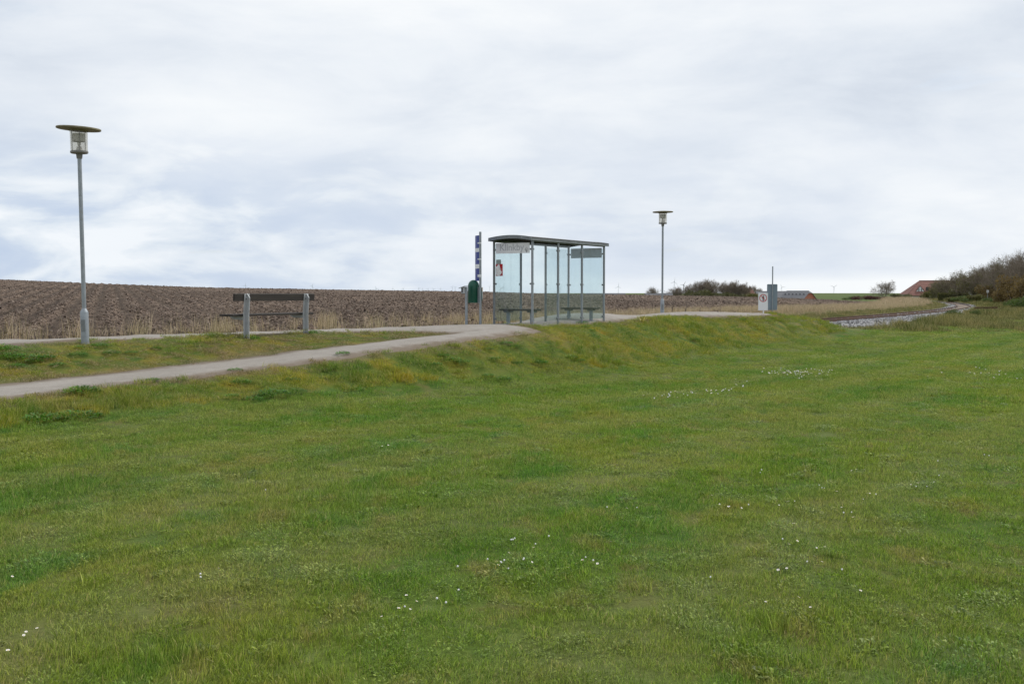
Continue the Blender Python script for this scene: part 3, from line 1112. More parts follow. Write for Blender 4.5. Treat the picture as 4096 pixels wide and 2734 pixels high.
idx = np.where(RNG.random(n) < .16 + .5 * right, RNG.integers(8, 11, n), np.where(RNG.random(n) < .55, RNG.integers(4, 8, n), RNG.integers(0, 4, n)))
sc_ = RNG.uniform(.6, 1.15, n) * np.interp(y, [20, 34, 46, 60, 100, 150], [.95, .9, .72, .56, .6, 1.0])
scatter('dry_reeds', np.column_stack([x, y, zz]), rand_rot(n, .08), np.column_stack([sc_ * 1.1, sc_ * 1.1, sc_]), idx, prot,
        'dry straw coloured reeds between the track and the field')

M_rough = blade_mat('rough_blades', lambda t, p: ramp(t, noise(t, p, .45, 4, .6, .3), [(.34, (.075, .11, .026)), (.48, (.13, .135, .05)), (.6, (.26, .21, .11)), (.75, (.33, .26, .15))]),
                    straw=(.40, .32, .19), straw_at=.72)
prot = [blades_mesh('rough_tuft', 90, .35, .12, .42, .007, .014, M_rough, RNG, lean=.45, seg=3, bend=.4) for _ in range(4)]
prot += [blades_mesh('rough_tuft', 120, .35, .05, .2, .007, .014, M_rough, RNG, lean=.6, seg=2) for _ in range(3)]
kk = RNG.integers(0, len(rs), 16000)
dd = np.where(rs[kk, 1] > 88, RNG.uniform(2.5, 12, 16000), RNG.uniform(3.5, 12, 16000))
x, y = (rs[kk] - rn[kk] * dd[:, None]).T
kk2 = RNG.integers(0, len(rs), 6000)
d2_ = np.where(rs[kk2, 1] > 92, RNG.uniform(.9, 3.6, 6000), RNG.uniform(2.0, 3.6, 6000))
x2, y2 = (rs[kk2] + rn[kk2] * d2_[:, None]).T
m = (y > 52) & (y < 215) & (RNG.random(len(x)) < np.interp(dd, [2.4, 5, 8, 12], [.85, .95, .6, .35])) & ~inside(BANK_POLY, x, y)
m2 = (y2 > 50) & (y2 < 210)
gx2, gy2 = view_points(9000, 95, 235, pad=20)
m3 = (gx2 > np.interp(gy2, RAIL[:, 1], RAIL[:, 0]) + 8)
tall = np.concatenate([fbm(x[m] * .3, y[m] * .3, 3), np.full(m2.sum(), .42), np.full(m3.sum(), .5)])
x, y = np.concatenate([x[m], x2[m2], gx2[m3]]), np.concatenate([y[m], y2[m2], gy2[m3]])
n = len(x)
sc_ = RNG.uniform(.8, 1.3, n) * np.interp(y, [55, 120, 200], [1, 1.5, 2.2])
hz = sc_ * (.4 + 1.0 * sstep(tall, .42, .66))
scatter('rough_grass', np.column_stack([x, y, z_ground(x, y)]), rand_rot(n, .1), np.column_stack([sc_, sc_, np.minimum(hz, 1.6)]),
        np.where(RNG.random(n) < .2 + .6 * sstep(tall, .45, .6), RNG.integers(0, 4, n), RNG.integers(4, 7, n)), prot, 'rough uncut grass beside the railway track')

# ------------------------------------------------------------------ clods of earth
M_clod, t, out = new_mat('earth_clod')
p_ = principled(t, out, 0.95, 0, 0.12)
c = ramp(t, N(t, 'ShaderNodeObjectInfo').outputs['Random'], [(0.0, (.075, .054, .043)), (0.5, (.135, .102, .081)), (1.0, (.245, .195, .158))])
c = mix_col(t, 1.0, c, ramp(t, noise(t, pos(t), 14, 4, .7), [(.3, .75), (.7, 1.25)]), 'MULTIPLY')
t.links.new(c, p_.inputs['Base Color'])
prot = [rock_mesh('clod', M_clod, RNG, flat=f_) for f_ in (.5, .6, .7, .45, .55, .8)]
xs, ys, sc = [], [], []
for y0, y1, dn, a_, b_ in ((18, 34, 80, .03, .115), (34, 60, 38, .045, .135), (60, 110, 9, .08, .18), (110, 190, 1.8, .10, .20)):
    x, y = view_points(area_n(y0, y1, dn), y0, y1, pad=4)
    m = inside(FIELD_POLY, x, y) & (dist_to(FIELD_EDGE, x, y) > .5)
    wob = fbm(x * .35, y * .35, 2)
    u_ = x * math.cos(FURROW) + y * math.sin(FURROW)
    m &= RNG.random(len(x)) < (.5 + .5 * np.sin((u_ + (fbm(u_ * .5, y * .22, 2) - .5) * .25) * 2 * math.pi / 1.25 + 1.0)) * (.45 + wob)
    xs.append(x[m]); ys.append(y[m]); sc.append(a_ + (b_ - a_) * RNG.random(m.sum()) ** 2.2)
x, y, s_ = np.concatenate(xs), np.concatenate(ys), np.concatenate(sc)
n = len(x)
zz = z_field(x, y) + field_relief(x, y) * (1 - .35 * sstep(y, 90, 180)) - .12 * (1 - sstep(dist_to(FIELD_EDGE, x, y), 0, 1.2)) + s_ * .12
scatter('earth_clods', np.column_stack([x, y, zz]), rand_rot(n, .35), np.column_stack([s_ * RNG.uniform(.9, 1.5, n), s_, s_]), RNG.integers(0, 6, n), prot,
        'loose brown clods of earth on the ploughed field')

# ================================================================== railway
M_ballast = worn('grey_ballast', (.21, .206, .204), 0.9, var=.45, scale=5)
M_stone, t, out = new_mat('ballast_stone')
p_ = principled(t, out, 0.85, 0, 0.3)
t.links.new(ramp(t, N(t, 'ShaderNodeObjectInfo').outputs['Random'], [(0.0, (.10, .096, .096)), (.45, (.25, .245, .25)), (1.0, (.50, .49, .48))]), p_.inputs['Base Color'])
ctr = off(RAIL_S, -.72, RAIL_N)
nn = normals2(ctr)
prof = [(3.0, -.34), (2.0, -.02), (1.35, .03), (0, .02), (-1.35, .03), (-2.0, -.02), (-3.1, -.42)]
V = np.vstack([np.column_stack([off(ctr, d, nn), np.full(len(ctr), z)]) for d, z in prof])
k = len(ctr)
fq = [(r_ * k + i, r_ * k + i + 1, (r_ + 1) * k + i + 1, (r_ + 1) * k + i) for r_ in range(len(prof) - 1) for i in range(k - 1)]
tag(mesh_np('track_bed', V, fq, M_ballast), 'grey ballast bed of the railway track', kind='structure')
prot = [rock_mesh('stone', M_stone, RNG, flat=.75) for _ in range(4)]
cs = dens(np.column_stack([ctr, np.zeros(len(ctr))]), .3)[:, :2]
cn = normals2(cs)
kk = RNG.integers(0, len(cs), 46000)
dd = RNG.uniform(-3.1, 2.9, 46000)
dd = np.where(np.abs(dd) < .62, np.sign(dd) * (.8 + np.abs(dd)), dd)
x, y = (cs[kk] + cn[kk] * dd[:, None]).T
m = (y > 50) & (y < 175) & (RNG.random(len(y)) < np.interp(y, [50, 85, 110, 175], [1, .8, .45, .3]))
x, y, dd = x[m], y[m], dd[m]
zz = np.interp(dd, [p[0] for p in prof][::-1], [p[1] for p in prof][::-1])
n = len(x)
s_ = RNG.uniform(.05, .12, n) * np.interp(y, [50, 150], [1, 1.6])
scatter('ballast_stones', np.column_stack([x, y, zz + s_ * .15]), rand_rot(n, .6), np.column_stack([s_] * 3), RNG.integers(0, 4, n), prot, 'loose grey ballast stones along the railway track')

M_fill = worn('brown_infill', (.165, .125, .092), 0.95, var=.35, scale=3)
V = np.vstack([np.column_stack([off(ctr, d, nn), np.full(len(ctr), z)]) for d, z in ((.63, .028), (.5, .05), (-.5, .05), (-.63, .028))])
fq = [(r_ * k + i, r_ * k + i + 1, (r_ + 1) * k + i + 1, (r_ + 1) * k + i) for r_ in range(3) for i in range(k - 1)]
tag(mesh_np('track_infill', V, fq, M_fill), 'brown soil filling between the rails', kind='structure')
M_rust = worn('rusty_rail', (.115, .062, .040), 0.75, 0.25, var=.35, scale=3)
M_shine = worn('rail_head', (.34, .31, .29), 0.35, 0.8, var=.2, scale=3)
M_sleeper = worn('dark_sleeper', (.085, .068, .056), 0.9, var=.35, scale=4)
track = thing('railway_track', (17.3, 60.4, 0), 0, 'rusty single railway track curving away on grey ballast', 'railway track')
o0 = np.array([17.3, 60.4])


def rail_mesh(line):
    nn_ = normals2(line)
    pr = [(-.065, .035), (.065, .035), (.065, .05), (.012, .07), (.012, .125), (.036, .132), (.036, .168), (-.036, .168), (-.036, .132), (-.012, .125), (-.012, .07), (-.065, .05)]
    k_ = len(line)
    V_ = np.vstack([np.column_stack([line + nn_ * d - o0, np.full(k_, z)]) for d, z in pr])
    L_ = len(pr)
    return V_, [(r_ * k_ + i, r_ * k_ + i + 1, ((r_ + 1) % L_) * k_ + i + 1, ((r_ + 1) % L_) * k_ + i) for r_ in range(L_) for i in range(k_ - 1)]


for d in (0.0, -1.44):
    V_, f_ = rail_mesh(off(RAIL_S, d, RAIL_N))
    r_ = mesh_np('rail', V_, f_, M_rust, track, smooth=False)
sm = MB().box((0, 0, 0), (2.4, .24, .12), ch=.012).mesh('sleeper', M_sleeper)
cl_ = np.concatenate([[0], np.cumsum(np.linalg.norm(np.diff(ctr, axis=0), axis=1))])
for s0 in np.arange(0, cl_[-1], .72):
    px_, py_ = np.interp(s0, cl_, ctr[:, 0]), np.interp(s0, cl_, ctr[:, 1])
    if not (50 < py_ < 190):
        continue
    i = min(np.searchsorted(cl_, s0), len(nn) - 1)
    o = bpy.data.objects.new('sleeper', sm)
    COL.objects.link(o)
    o.parent = track
    o.location = (px_ - o0[0], py_ - o0[1], -.028)
    o.rotation_euler = (0, 0, math.atan2(nn[i, 1], nn[i, 0]))

# ================================================================== street furniture
M_galv = worn('galvanised_steel', (.30, .325, .35), 0.5, 0.55, var=.18, scale=9, dirt=(.20, .21, .20))
M_galv_dark = worn('weathered_steel', (.21, .225, .235), 0.55, 0.4, var=.3, scale=7, dirt=(.10, .105, .085))
M_lampgrey = worn('lamp_grey', (.20, .195, .185), 0.6, 0.1, var=.15, scale=8)
M_shade = worn('lamp_shade', (.21, .185, .115), 0.7, 0.0, var=.4, scale=7, dirt=(.34, .30, .25))
M_opal = worn('reflector_grey', (.62, .62, .61), 0.5, 0.0, var=.08, scale=6)
M_dark = worn('black_plastic', (.018, .018, .018), 0.5, 0, var=.2)
M_timber = worn('black_timber', (.030, .025, .021), 0.75, 0, var=.45, scale=3, stretch=(.25, 4, 4), dirt=(.065, .058, .042))
M_alu = worn('cast_grey', (.40, .415, .43), 0.55, 0.3, var=.15, scale=6, dirt=(.25, .255, .25))
M_white = worn('white_paint', (.72, .73, .74), 0.45, 0, var=.06, scale=5, dirt=(.58, .58, .56))
M_offwhite = worn('dull_white', (.74, .74, .75), 0.5, 0, var=.06, scale=5)
M_blue = worn('deep_blue_enamel', (.010, .030, .23), 0.35, 0, var=.12, scale=5)
M_green = worn('green_plastic', (.006, .075, .046), 0.32, 0, var=.25, scale=4)
M_yellow = worn('yellow_sticker', (.55, .30, .03), 0.5)
M_red = worn('red_print', (.46, .016, .022), 0.45, var=.08)
M_signgrey = worn('sign_back', (.205, .255, .30), 0.55, 0.1, var=.1, scale=5)


def glass_mat(name, tint, dirt=0.03, rough=0.02, haze=(.60, .63, .65)):
    m, t, out = new_mat(name)
    tr = N(t, 'ShaderNodeBsdfTransparent')
    v = mapping(t, objc(t), (3.0, 3.0, 1.3))
    tr.inputs[0].default_value = (*tint, 1)
    gl = N(t, 'ShaderNodeBsdfGlossy')
    gl.inputs['Roughness'].default_value = rough
    df = N(t, 'ShaderNodeBsdfDiffuse')
    df.inputs[0].default_value = (*haze, 1)
    tl = N(t, 'ShaderNodeBsdfTranslucent')
    tl.inputs[0].default_value = (*haze, 1)
    dm = N(t, 'ShaderNodeMixShader')
    t.links.new(df.outputs[0], dm.inputs[1])
    t.links.new(tl.outputs[0], dm.inputs[2])
    lw = N(t, 'ShaderNodeLayerWeight')
    lw.inputs[0].default_value = 0.5
    fr_o = math_node(t, 'MULTIPLY_ADD', math_node(t, 'POWER', lw.outputs['Facing'], 4.0), 0.45)
    fr_o.node.inputs[2].default_value = 0.03
    m1 = N(t, 'ShaderNodeMixShader')
    t.links.new(fr_o, m1.inputs[0])
    t.links.new(tr.outputs[0], m1.inputs[1])
    t.links.new(gl.outputs[0], m1.inputs[2])
    dirt_f = math_node(t, 'MULTIPLY', ramp(t, noise(t, v, 2.0, 6, .65), [(.3, .5), (.6, 1.0), (.78, 1.9)]), dirt)
    m2 = N(t, 'ShaderNodeMixShader')
    t.links.new(dirt_f, m2.inputs[0])
    t.links.new(m1.outputs[0], m2.inputs[1])
    t.links.new(dm.outputs[0], m2.inputs[2])
    t.links.new(m2.outputs[0], out.inputs[0])
    return m


M_glass = glass_mat('shelter_glass', (.912, .957, .963), 0.032)
M_lampglass = glass_mat('lamp_glass', (.93, .92, .89), 0.10, haze=(.68, .67, .62))


# ------------------------------------------------------------------ lamps
def lamp(loc, label, lean, head_tilt):
    r = thing('lamp_post', loc, 0, label, 'lamp post', 'lamp posts along the platform')
    r.rotation_euler = (lean[0], lean[1], 0)
    MB().lathe([(.070, -.3), (.072, .02), (.072, .60), (.068, .615), (.040, .665), (.038, .672)], 24).build('base_sleeve', M_galv, r, True)
    MB().lathe([(.0375, .66), (.036, 3.42)], 20).build('pole', M_galv, r, True)
    MB().box((0.0, -.073, .36), (.075, .006, .22), ch=.002).build('hatch', M_galv_dark, r)
    MB().lathe([(.048, 3.385), (.050, 3.40), (.056, 3.455), (.056, 3.47)], 20).build('collar', M_lampgrey, r, True)
    MB().lathe([(.06, 3.468), (.142, 3.478), (.155, 3.488), (.155, 3.515), (.148, 3.52), (.02, 3.525)], 32).build('base_disc', M_lampgrey, r, True)
    g = MB().lathe([(.146, 3.52), (.152, 3.89)], 32, cap=False).lathe([(.143, 3.52), (.149, 3.89)], 32, cap=False).build('glass', M_lampglass, r, True)
    MB().lathe([(.060, 3.522), (.056, 3.535), (.040, 3.60), (.032, 3.602)], 18).build('socket', M_opal, r, True)
    MB().lathe([(.012, 3.60), (.027, 3.635), (.030, 3.67), (.024, 3.70), (.008, 3.715)], 16).build('bulb', M_opal, r, True)
    MB().lathe([(.112, 3.69), (.115, 3.83)], 28, cap=False).lathe([(.110, 3.69), (.112, 3.83)], 28, cap=False).lathe([(.112, 3.828), (.02, 3.832)], 28, cap=False).build('reflector', M_opal, r, True)
    for k_ in range(3):
        a_ = math.radians(-62 + 120 * k_)
        MB().tube([(.128 * math.cos(a_), .128 * math.sin(a_), 3.51), (.131 * math.cos(a_), .131 * math.sin(a_), 3.90)], .0065, 6).build('rod', M_lampgrey, r, True)
    sh = MB().lathe([(.165, -.03), (.168, -.004), (.375, .000), (.385, .006), (.385, .026), (.378, .032), (.20, .048), (.02, .056)], 48).build('shade', M_shade, r, True)
    sh.location = (0, 0, 3.905)
    sh.rotation_euler = head_tilt
    return r


lamp((-7.80, 19.5, .65), 'nearest lamp post, leaning slightly beside the bench, with a disc shade', (0, -.013), (.02, .064, 0))
lamp((5.667, 40.3, .72), 'farther lamp post with a level disc shade, between shelter and signs', (0, 0), (0, -.012, 0))

# ------------------------------------------------------------------ bench beside the platform
bz_ = math.atan2(.888, .46)
bench = thing('park_bench', (-5.40, 21.75, .74), bz_, 'dark plank park bench with pale metal legs, seen from behind', 'bench')
for x_ in (0.0, 1.91):
    prof_l = [(0.030, -.35), (0.030, .42), (-0.005, .852), (-.017, .852), (0.018, .42), (0.018, -.35)]
    mb = MB().prism([(y_, z_) for y_, z_ in prof_l], x_ - .075, x_ + .075, 'x')
    mb.prism([(0.018, -.35), (0.018, .42), (-.0145, .82), (-.017, .852), (-.020, .852), (-.088, .765), (-.058, .42), (-.058, -.35)], x_ - .008, x_ + .008, 'x')
    lg = mb.build('leg', M_alu, bench)
    bo = MB()
    for z_ in (.74, .815):
        bo.lathe([(.012, 0), (.012, .006)], 10)
        vs = bo.v[-20:]
        bo.v[-20:] = [(x_ - .04 + a_, -.006 + (.42 - z_) * .081 + .018 - c_ - .012, z_ + b_) for a_, b_, c_ in vs]
    bo.build('bolt', M_dark, lg)
    MB().prism([(.03, .315), (.03, .39), (.40, .39), (.40, .365), (.30, .325)], x_ - .05, x_ + .05, 'x').build('seat_arm', M_alu, bench)
MB().box((.935, .028, .775), (2.57, .045, .150), Matrix.Rotation(.08, 3, 'X'), ch=.006).build('backrest', M_timber, bench)
for k_ in range(3):
    MB().box((.95, .115 + .122 * k_, .412), (2.60, .112, .042), ch=.006).build('seat_plank', M_timber, bench)

# ------------------------------------------------------------------ waiting shelter
SU = math.atan2(.85, .527)
SL, SW = 4.12, 1.185
sh = thing('waiting_shelter', (.53, 27.93, .69), SU, 'glass waiting shelter with grey steel posts and a shallow curved roof', 'shelter')
bays = [SL * i / 3 for i in range(4)]
pm = MB().lathe([(.033, -.25), (.033, 2.31)], 16).mesh('post', M_galv, True)
pm2 = MB().lathe([(.033, -.25), (.033, 2.31)], 16).mesh('post', M_galv_dark, True)
for x_ in bays:
    for y_ in (0.0, SW):
        o = bpy.data.objects.new('post', pm if y_ == 0 else pm2)
        COL.objects.link(o)
        o.parent = sh
        o.location = (x_, y_, 0)
clm = MB().lathe([(.018, -.022), (.024, -.018), (.024, .018), (.018, .022)], 12).mesh('glass_clamp', M_galv_dark, True)


def pane(p0, p1, z0=.17, z1=2.21):
    """a toughened pane held off two posts by disc clamps"""
    p0, p1 = Vector((*p0, 0)), Vector((*p1, 0))
    d = (p1 - p0).normalized()
    L_ = (p1 - p0).length - .11
    c_ = (p0 + p1) / 2
    a_ = math.atan2(d.y, d.x)
    o = MB().box((0, 0, 0), (L_, .010, z1 - z0)).build('glass_pane', M_glass, sh)
    o.location = (c_.x, c_.y, (z0 + z1) / 2)
    o.rotation_euler = (0, 0, a_)
    for s_ in (-1, 1):
        for z_ in (.23, 1.156, 2.06):
            q = bpy.data.objects.new('glass_clamp', clm)
            COL.objects.link(q)
            q.parent = o
            q.location = (s_ * (L_ / 2 + .004), 0, z_ - (z0 + z1) / 2)
            q.rotation_euler = (math.pi / 2, 0, 0)
    return o


for i in range(3):
    pane((bays[i], 0), (bays[i + 1], 0))
for i in (0, 2):
    pane((bays[i], SW), (bays[i + 1], SW))
gp = pane((0, 0), (0, SW))
pane((SL, 0), (SL, SW))
OV, OW = .18, .07
M_roof_in = worn('roof_underside', (.045, .040, .036), 0.8, var=.35, dirt=(.09, .05, .03))


def arc(y_):
    return 2.352 + .062 * (1 - ((y_ - SW / 2) / (SW / 2 + OW)) ** 2)


ys_ = np.linspace(-OW, SW + OW, 15)
mb = MB()
mb.prism([(y_, arc(y_) + .012) for y_ in ys_] + [(y_, arc(y_) - .012) for y_ in ys_[::-1]], -OV + .03, SL + OV - .03, 'x')
mb.build('roof_sheet', M_roof_in, sh, False)
for x0, x1 in ((-OV, -OV + .03), (SL + OV - .03, SL + OV)):
    MB().prism([(y_, arc(y_) + .018) for y_ in ys_] + [(y_, arc(y_) - .072) for y_ in ys_[::-1]], x0, x1, 'x').build('gable_fascia', M_galv_dark, sh)
for y0 in (-OW, SW + OW - .028):
    MB().box((SL / 2, y0 + .014, arc(-OW) - .028), (SL + 2 * OV - .064, .028, .086), ch=.004).build('eave_fascia', M_galv_dark, sh)
for y0 in (0.0, SW):
    MB().box((SL / 2, y0, 2.285), (SL, .04, .05), ch=.004).build('eave_beam', M_galv_dark, sh)
bl_ = MB()
for y_ in (-.04, .22, .6, .95, SW + .04):
    bl_.box((-OV - .002, y_, arc(y_) - .03), (.006, .012, .012))
bl_.build('fascia_bolts', M_white, sh)

# name sign fixed to the near gable
sg = MB().box((-.022, .59, 2.093), (.010, 1.045, .272), ch=.002).build('name_sign', M_offwhite, sh)
M_letter = worn('grey_lettering', (.47, .475, .50), 0.5, 0, var=.04)
fc = bpy.data.curves.new('lettering', 'FONT')
fc.body = 'Klinkby'
fc.size = .22
fc.offset = .0035
fc.extrude = .0008
fo_ = bpy.data.objects.new('lettering_curve', fc)
COL.objects.link(fo_)
bpy.context.view_layer.update()
lm = bpy.data.meshes.new_from_object(fo_.evaluated_get(bpy.context.evaluated_depsgraph_get()))
bpy.data.objects.remove(fo_)
lc = np.array([v.co[:] for v in lm.vertices])
wx, capz = lc[:, 0].max() - lc[:, 0].min(), .16
kx = .752 / wx
k_top = lc[:, 1].max()
kz = .172 / k_top
for v in lm.vertices:
    x_, z_, d_ = (v.co.x - lc[:, 0].min()) * kx, v.co.y * kz, v.co.z
    v.co = Vector((-.0290 - d_, .985 - x_, 2.035 + z_))
lm.materials.clear()
lm.materials.append(M_letter)
lo = bpy.data.objects.new('lettering', lm)
COL.objects.link(lo)
lo.parent = sg
lgm = MB()
cy_, cz_ = .155, 2.045
lgm.add([(-.0285, cy_ + .062, cz_), (-.0285, cy_, cz_ - .075), (-.0285, cy_ + .004, cz_ + .01), (-.0285, cy_ + .01, cz_ + .075)], [(0, 1, 2, 3)], 0)
lgm.add([(-.0285, cy_ - .004, cz_ + .072), (-.0285, cy_ - .052, cz_ + .006), (-.0285, cy_ - .028, cz_ - .018), (-.0285, cy_ - .036, cz_ + .012)], [(0, 1, 2, 3)], 1)
lgm.add([(-.0287, cy_ + .004, cz_ - .004), (-.0287, cy_ - .008, cz_ - .004), (-.0287, cy_ - .002, cz_ - .074), (-.0287, cy_ + .006, cz_ - .07)], [(0, 1, 2, 3)], 1)
lgm.add([(-.0286, cy_ - .012, cz_ - .066), (-.0286, cy_ - .046, cz_ - .012), (-.0286, cy_ - .026, cz_ - .022), (-.0286, cy_ - .014, cz_ - .034)], [(0, 1, 2, 3)], 0)
M_logo = worn('logo_grey', (.40, .40, .41), .5, var=.05)
lgm.build('logo', [M_logo, M_dark], sg)
M_backplate = worn('sign_rear', (.38, .42, .40), 0.7, 0, var=.22, scale=3, dirt=(.22, .25, .22))
MB().box((SL + .022, .60, 2.093), (.010, 1.03, .285), ch=.002).build('name_sign', M_backplate, sh)

# torn poster stuck to the gable glass
po = thing('torn_poster', (0, 0, 0), 0, 'torn red poster with peeling white paper on the shelter glass', 'poster')
po.matrix_world = Matrix.Translation((.53, 27.93, .69)) @ Matrix.Rotation(SU, 4, 'Z')
MB().box((-.0095, 1.017, 1.525), (.003, .217, .317)).build('red_sheet', M_red, po)
M_paper = worn('torn_paper', (.80, .79, .78), 0.8, 0, var=.1, scale=9)
tp = [(1.124, 1.60), (1.09, 1.625), (1.045, 1.665), (1.015, 1.683), (1.005, 1.60), (.965, 1.52), (.935, 1.475), (.938, 1.43), (.965, 1.405), (1.01, 1.368), (1.07, 1.385), (1.124, 1.40)]
cx_, cz2 = 1.04, 1.52
vv = [(-.022 - .012 * RNG.random(), cx_, cz2)] + [(-.0125 - .016 * RNG.random(), y_, z_) for y_, z_ in tp]
pp = MB().add(vv, [(0, i + 1, (i + 1) % len(tp) + 1) for i in range(len(tp))]).build('torn_paper', M_paper, po)
pp.data.materials[0] = M_paper
MB().add([(-.013, 1.015, 1.683), (-.040, 1.000, 1.60), (-.034, .958, 1.51), (-.014, .975, 1.56)], [(0, 1, 2, 3)]).build('curled_flap', M_white, po)
mk = MB()
for y_, z_ in ((1.10, 1.665), (1.085, 1.665), (.93, 1.545), (.945, 1.545), (.94, 1.38), (.925, 1.38), (.955, 1.38)):
    mk.box((-.0115, y_, z_), (.001, .010, .010))
mk.build('print', M_white, po)
M_notice = worn('faded_notice', (.28, .34, .32), .6, var=.06)
no = thing('faded_notice', (0, 0, 0), 0, 'small faded grey green notice above the torn poster', 'notice')
no.matrix_world = po.matrix_world
MB().box((-.0085, 1.037, 1.742), (.003, .153, .116)).build('notice_sheet', M_notice, no)


# ------------------------------------------------------------------ plank benches inside the shelter
def stool(a_, label):
    th = SU
    p_a = Vector((.53, 27.93)) + Vector((math.cos(th), math.sin(th))) * a_
    p_a = p_a + Vector((-math.sin(th), math.cos(th))) * (SW / 2)
    r = thing('waiting_bench', (p_a.x, p_a.y, .70), th + math.pi / 2, label, 'bench', 'plank benches in the waiting shelter')
    MB().box((0, 0, .455), (1.12, .34, .05), ch=.008).build('seat', M_timber, r)
    for s_ in (-1, 1):
        MB().box((s_ * .37, 0, .205), (.085, .07, .43), ch=.006).build('leg', M_galv, r)
        MB().prism([(-.12, .430), (.12, .430), (.09, .385), (-.09, .385)], s_ * .37 - .09, s_ * .37 + .09, 'y' if False else 'x').build('bracket', M_galv_dark, r)
    return r


stool(.36, 'plank bench inside the shelter beside the name sign end')
stool(3.74, 'plank bench inside the shelter at the far end from the bin')

# ------------------------------------------------------------------ station pole, bin and card reader
pl = thing('sign_pole', (-.831, 28.07, .69), 0, 'tall grey steel pole with blue and white plates seen edge on', 'sign pole')
MB().lathe([(.031, -.3), (.031, 2.51), (.025, 2.516)], 16).build('pole', M_galv, pl, True)
pd = Vector((-.36, .933, 0)).normalized()


def plate(name, z0, z1, m_, w_=.33):
    """gently bowed plate, almost edge on to the lawn"""
    a_ = math.atan2(pd.y, pd.x)
    n_ = 6
    V_, F_ = [], []
    for i in range(n_ + 1):
        f_ = i / n_
        bow = .020 * math.sin(math.pi * f_)
        for dy, z_ in ((bow - .005, z0), (bow + .005, z0), (bow + .005, z1), (bow - .005, z1)):
            V_.append((.02 + w_ * f_, dy, z_))
    for i in range(n_):
        for j in range(4):
            F_.append((i * 4 + j, i * 4 + (j + 1) % 4, (i + 1) * 4 + (j + 1) % 4, (i + 1) * 4 + j))
    F_ += [(0, 1, 2, 3), (n_ * 4, n_ * 4 + 3, n_ * 4 + 2, n_ * 4 + 1)]
    o = MB().add(V_, F_).build(name, m_, pl)
    o.rotation_euler = (0, 0, a_)
    o.location = (-.016, .0, 0)
    return o


for z0, z1 in ((2.09, 2.425), (1.668, 1.995), (1.232, 1.562)):
    plate('blue_plate', z0, z1, M_blue)
for z0, z1 in ((1.999, 2.086), (1.566, 1.664)):
    plate('white_plate', z0, z1, M_white, .335)
for z_, h_ in ((2.22, .034), (1.80, .034), (1.365, .068)):
    MB().lathe([(.0345, z_ - h_ / 2), (.0345, z_ + h_ / 2)], 16).box((-.045, .012, z_), (.055, .02, h_)).build('clamp', M_white, pl)

bi = thing('litter_bin', (-1.015, 28.24, 1.345), 0, 'dark green domed litter bin mounted beside the sign pole', 'litter bin')
dome = [(.146, .0), (.150, .012), (.150, .44)] + [(.150 * math.cos(t_), .44 + .165 * math.sin(t_)) for t_ in np.linspace(.15, 1.5, 9)]
MB().lathe(dome, 32).build('body', M_green, bi, True)
MB().lathe([(.153, .0), (.153, .03)], 32).build('rim', M_green, bi, True)
MB().box((.128, -.12, .20), (.030, .012, .42), ch=.003).build('bracket', M_galv, bi)
ho = MB()
for k_ in range(8):
    ho.box((.128, -.128, .035 + .047 * k_), (.012, .004, .020))
ho.build('bracket_slots', M_dark, bi)
MB().prism([(.14, .02), (.225, .04), (.235, .12), (.225, .40), (.14, .42)], -.13, .13, 'y').build('front_flap', M_green, bi)
MB().box((.233, -.02, .355), (.012, .20, .11)).build('yellow_sticker', M_yellow, bi)
MB().box((.236, -.02, .20), (.012, .20, .19)).build('white_sticker', M_white, bi)

cr_ = thing('card_reader', (-1.19, 27.86, .69), 0, 'short grey post with a small hooded card reader left of the bin', 'card reader')
MB().lathe([(.034, -.2), (.034, 1.07)], 14).build('post', M_galv, cr_, True)
MB().box((-.085, .03, .985), (.10, .12, .17), ch=.006).build('reader_box', M_alu, cr_)
MB().box((-.11, -.032, .985), (.035, .006, .12)).build('screen', M_dark, cr_)
MB().prism([(-.20, 1.035), (-.20, 1.046), (-.05, 1.098), (.055, 1.098), (.055, 1.082), (-.04, 1.078)], -.06, .13, 'y').build('hood', M_lampgrey, cr_)
MB().box((.006, -.034, .03), (.02, .02, .03)).build('base_bolt', M_dark, cr_)

# ------------------------------------------------------------------ signs at the platform end
zs_ = zg(11.05, 47.3)
ws = thing('warning_sign', (11.10, 47.25, zs_), 0.06, 'white sign forbidding pedestrians, red ring with a slash over a black figure', 'sign')
z_c = 1.62 - zs_
MB().lathe([(.03, -.3), (.03, .30)], 12, c=(.03, .04, 0)).build('post', M_white, ws, True)
zb, zt = .838 - zs_, 1.607 - zs_
pb = MB().box((0, 0, (zb + zt) / 2), (.43, .02, zt - zb), ch=.004).build('board', M_white, ws)
rc = zt - .222
ring = MB()
n_ = 40
vs, fs = [], []
for k_ in range(n_):
    a_ = 2 * math.pi * k_ / n_
    for r_ in (.142, .172):
        vs.append((r_ * math.cos(a_), -.0125, rc + r_ * math.sin(a_)))
fs = [(2 * k_, 2 * k_ + 1, (2 * k_ + 3) % (2 * n_), (2 * k_ + 2) % (2 * n_)) for k_ in range(n_)]
ring.add(vs, fs)
ring.box((0, -.0135, rc), (.30, .0015, .026), Matrix.Rotation(math.radians(45), 3, 'Y'))
ring.build('prohibition_ring', M_red, pb)
man = MB()
man.lathe([(.0205, 0), (.0205, .0015)], 14)
man.v = [(x_, -.0118 - z_, rc + .103 + y_) for x_, y_, z_ in man.v]
man.prism([(-.032, .07), (.032, .07), (.042, .06), (.046, -.015), (.034, -.015), (.031, .045), (.027, .045), (.025, -.03), (.022, -.135), (.004, -.135), (.002, -.04), (-.002, -.04), (-.004, -.135), (-.022, -.135),
           (-.025, -.03), (-.027, .045), (-.031, .045), (-.034, -.015), (-.046, -.015), (-.042, .06)], -.0128, -.0112, 'y')
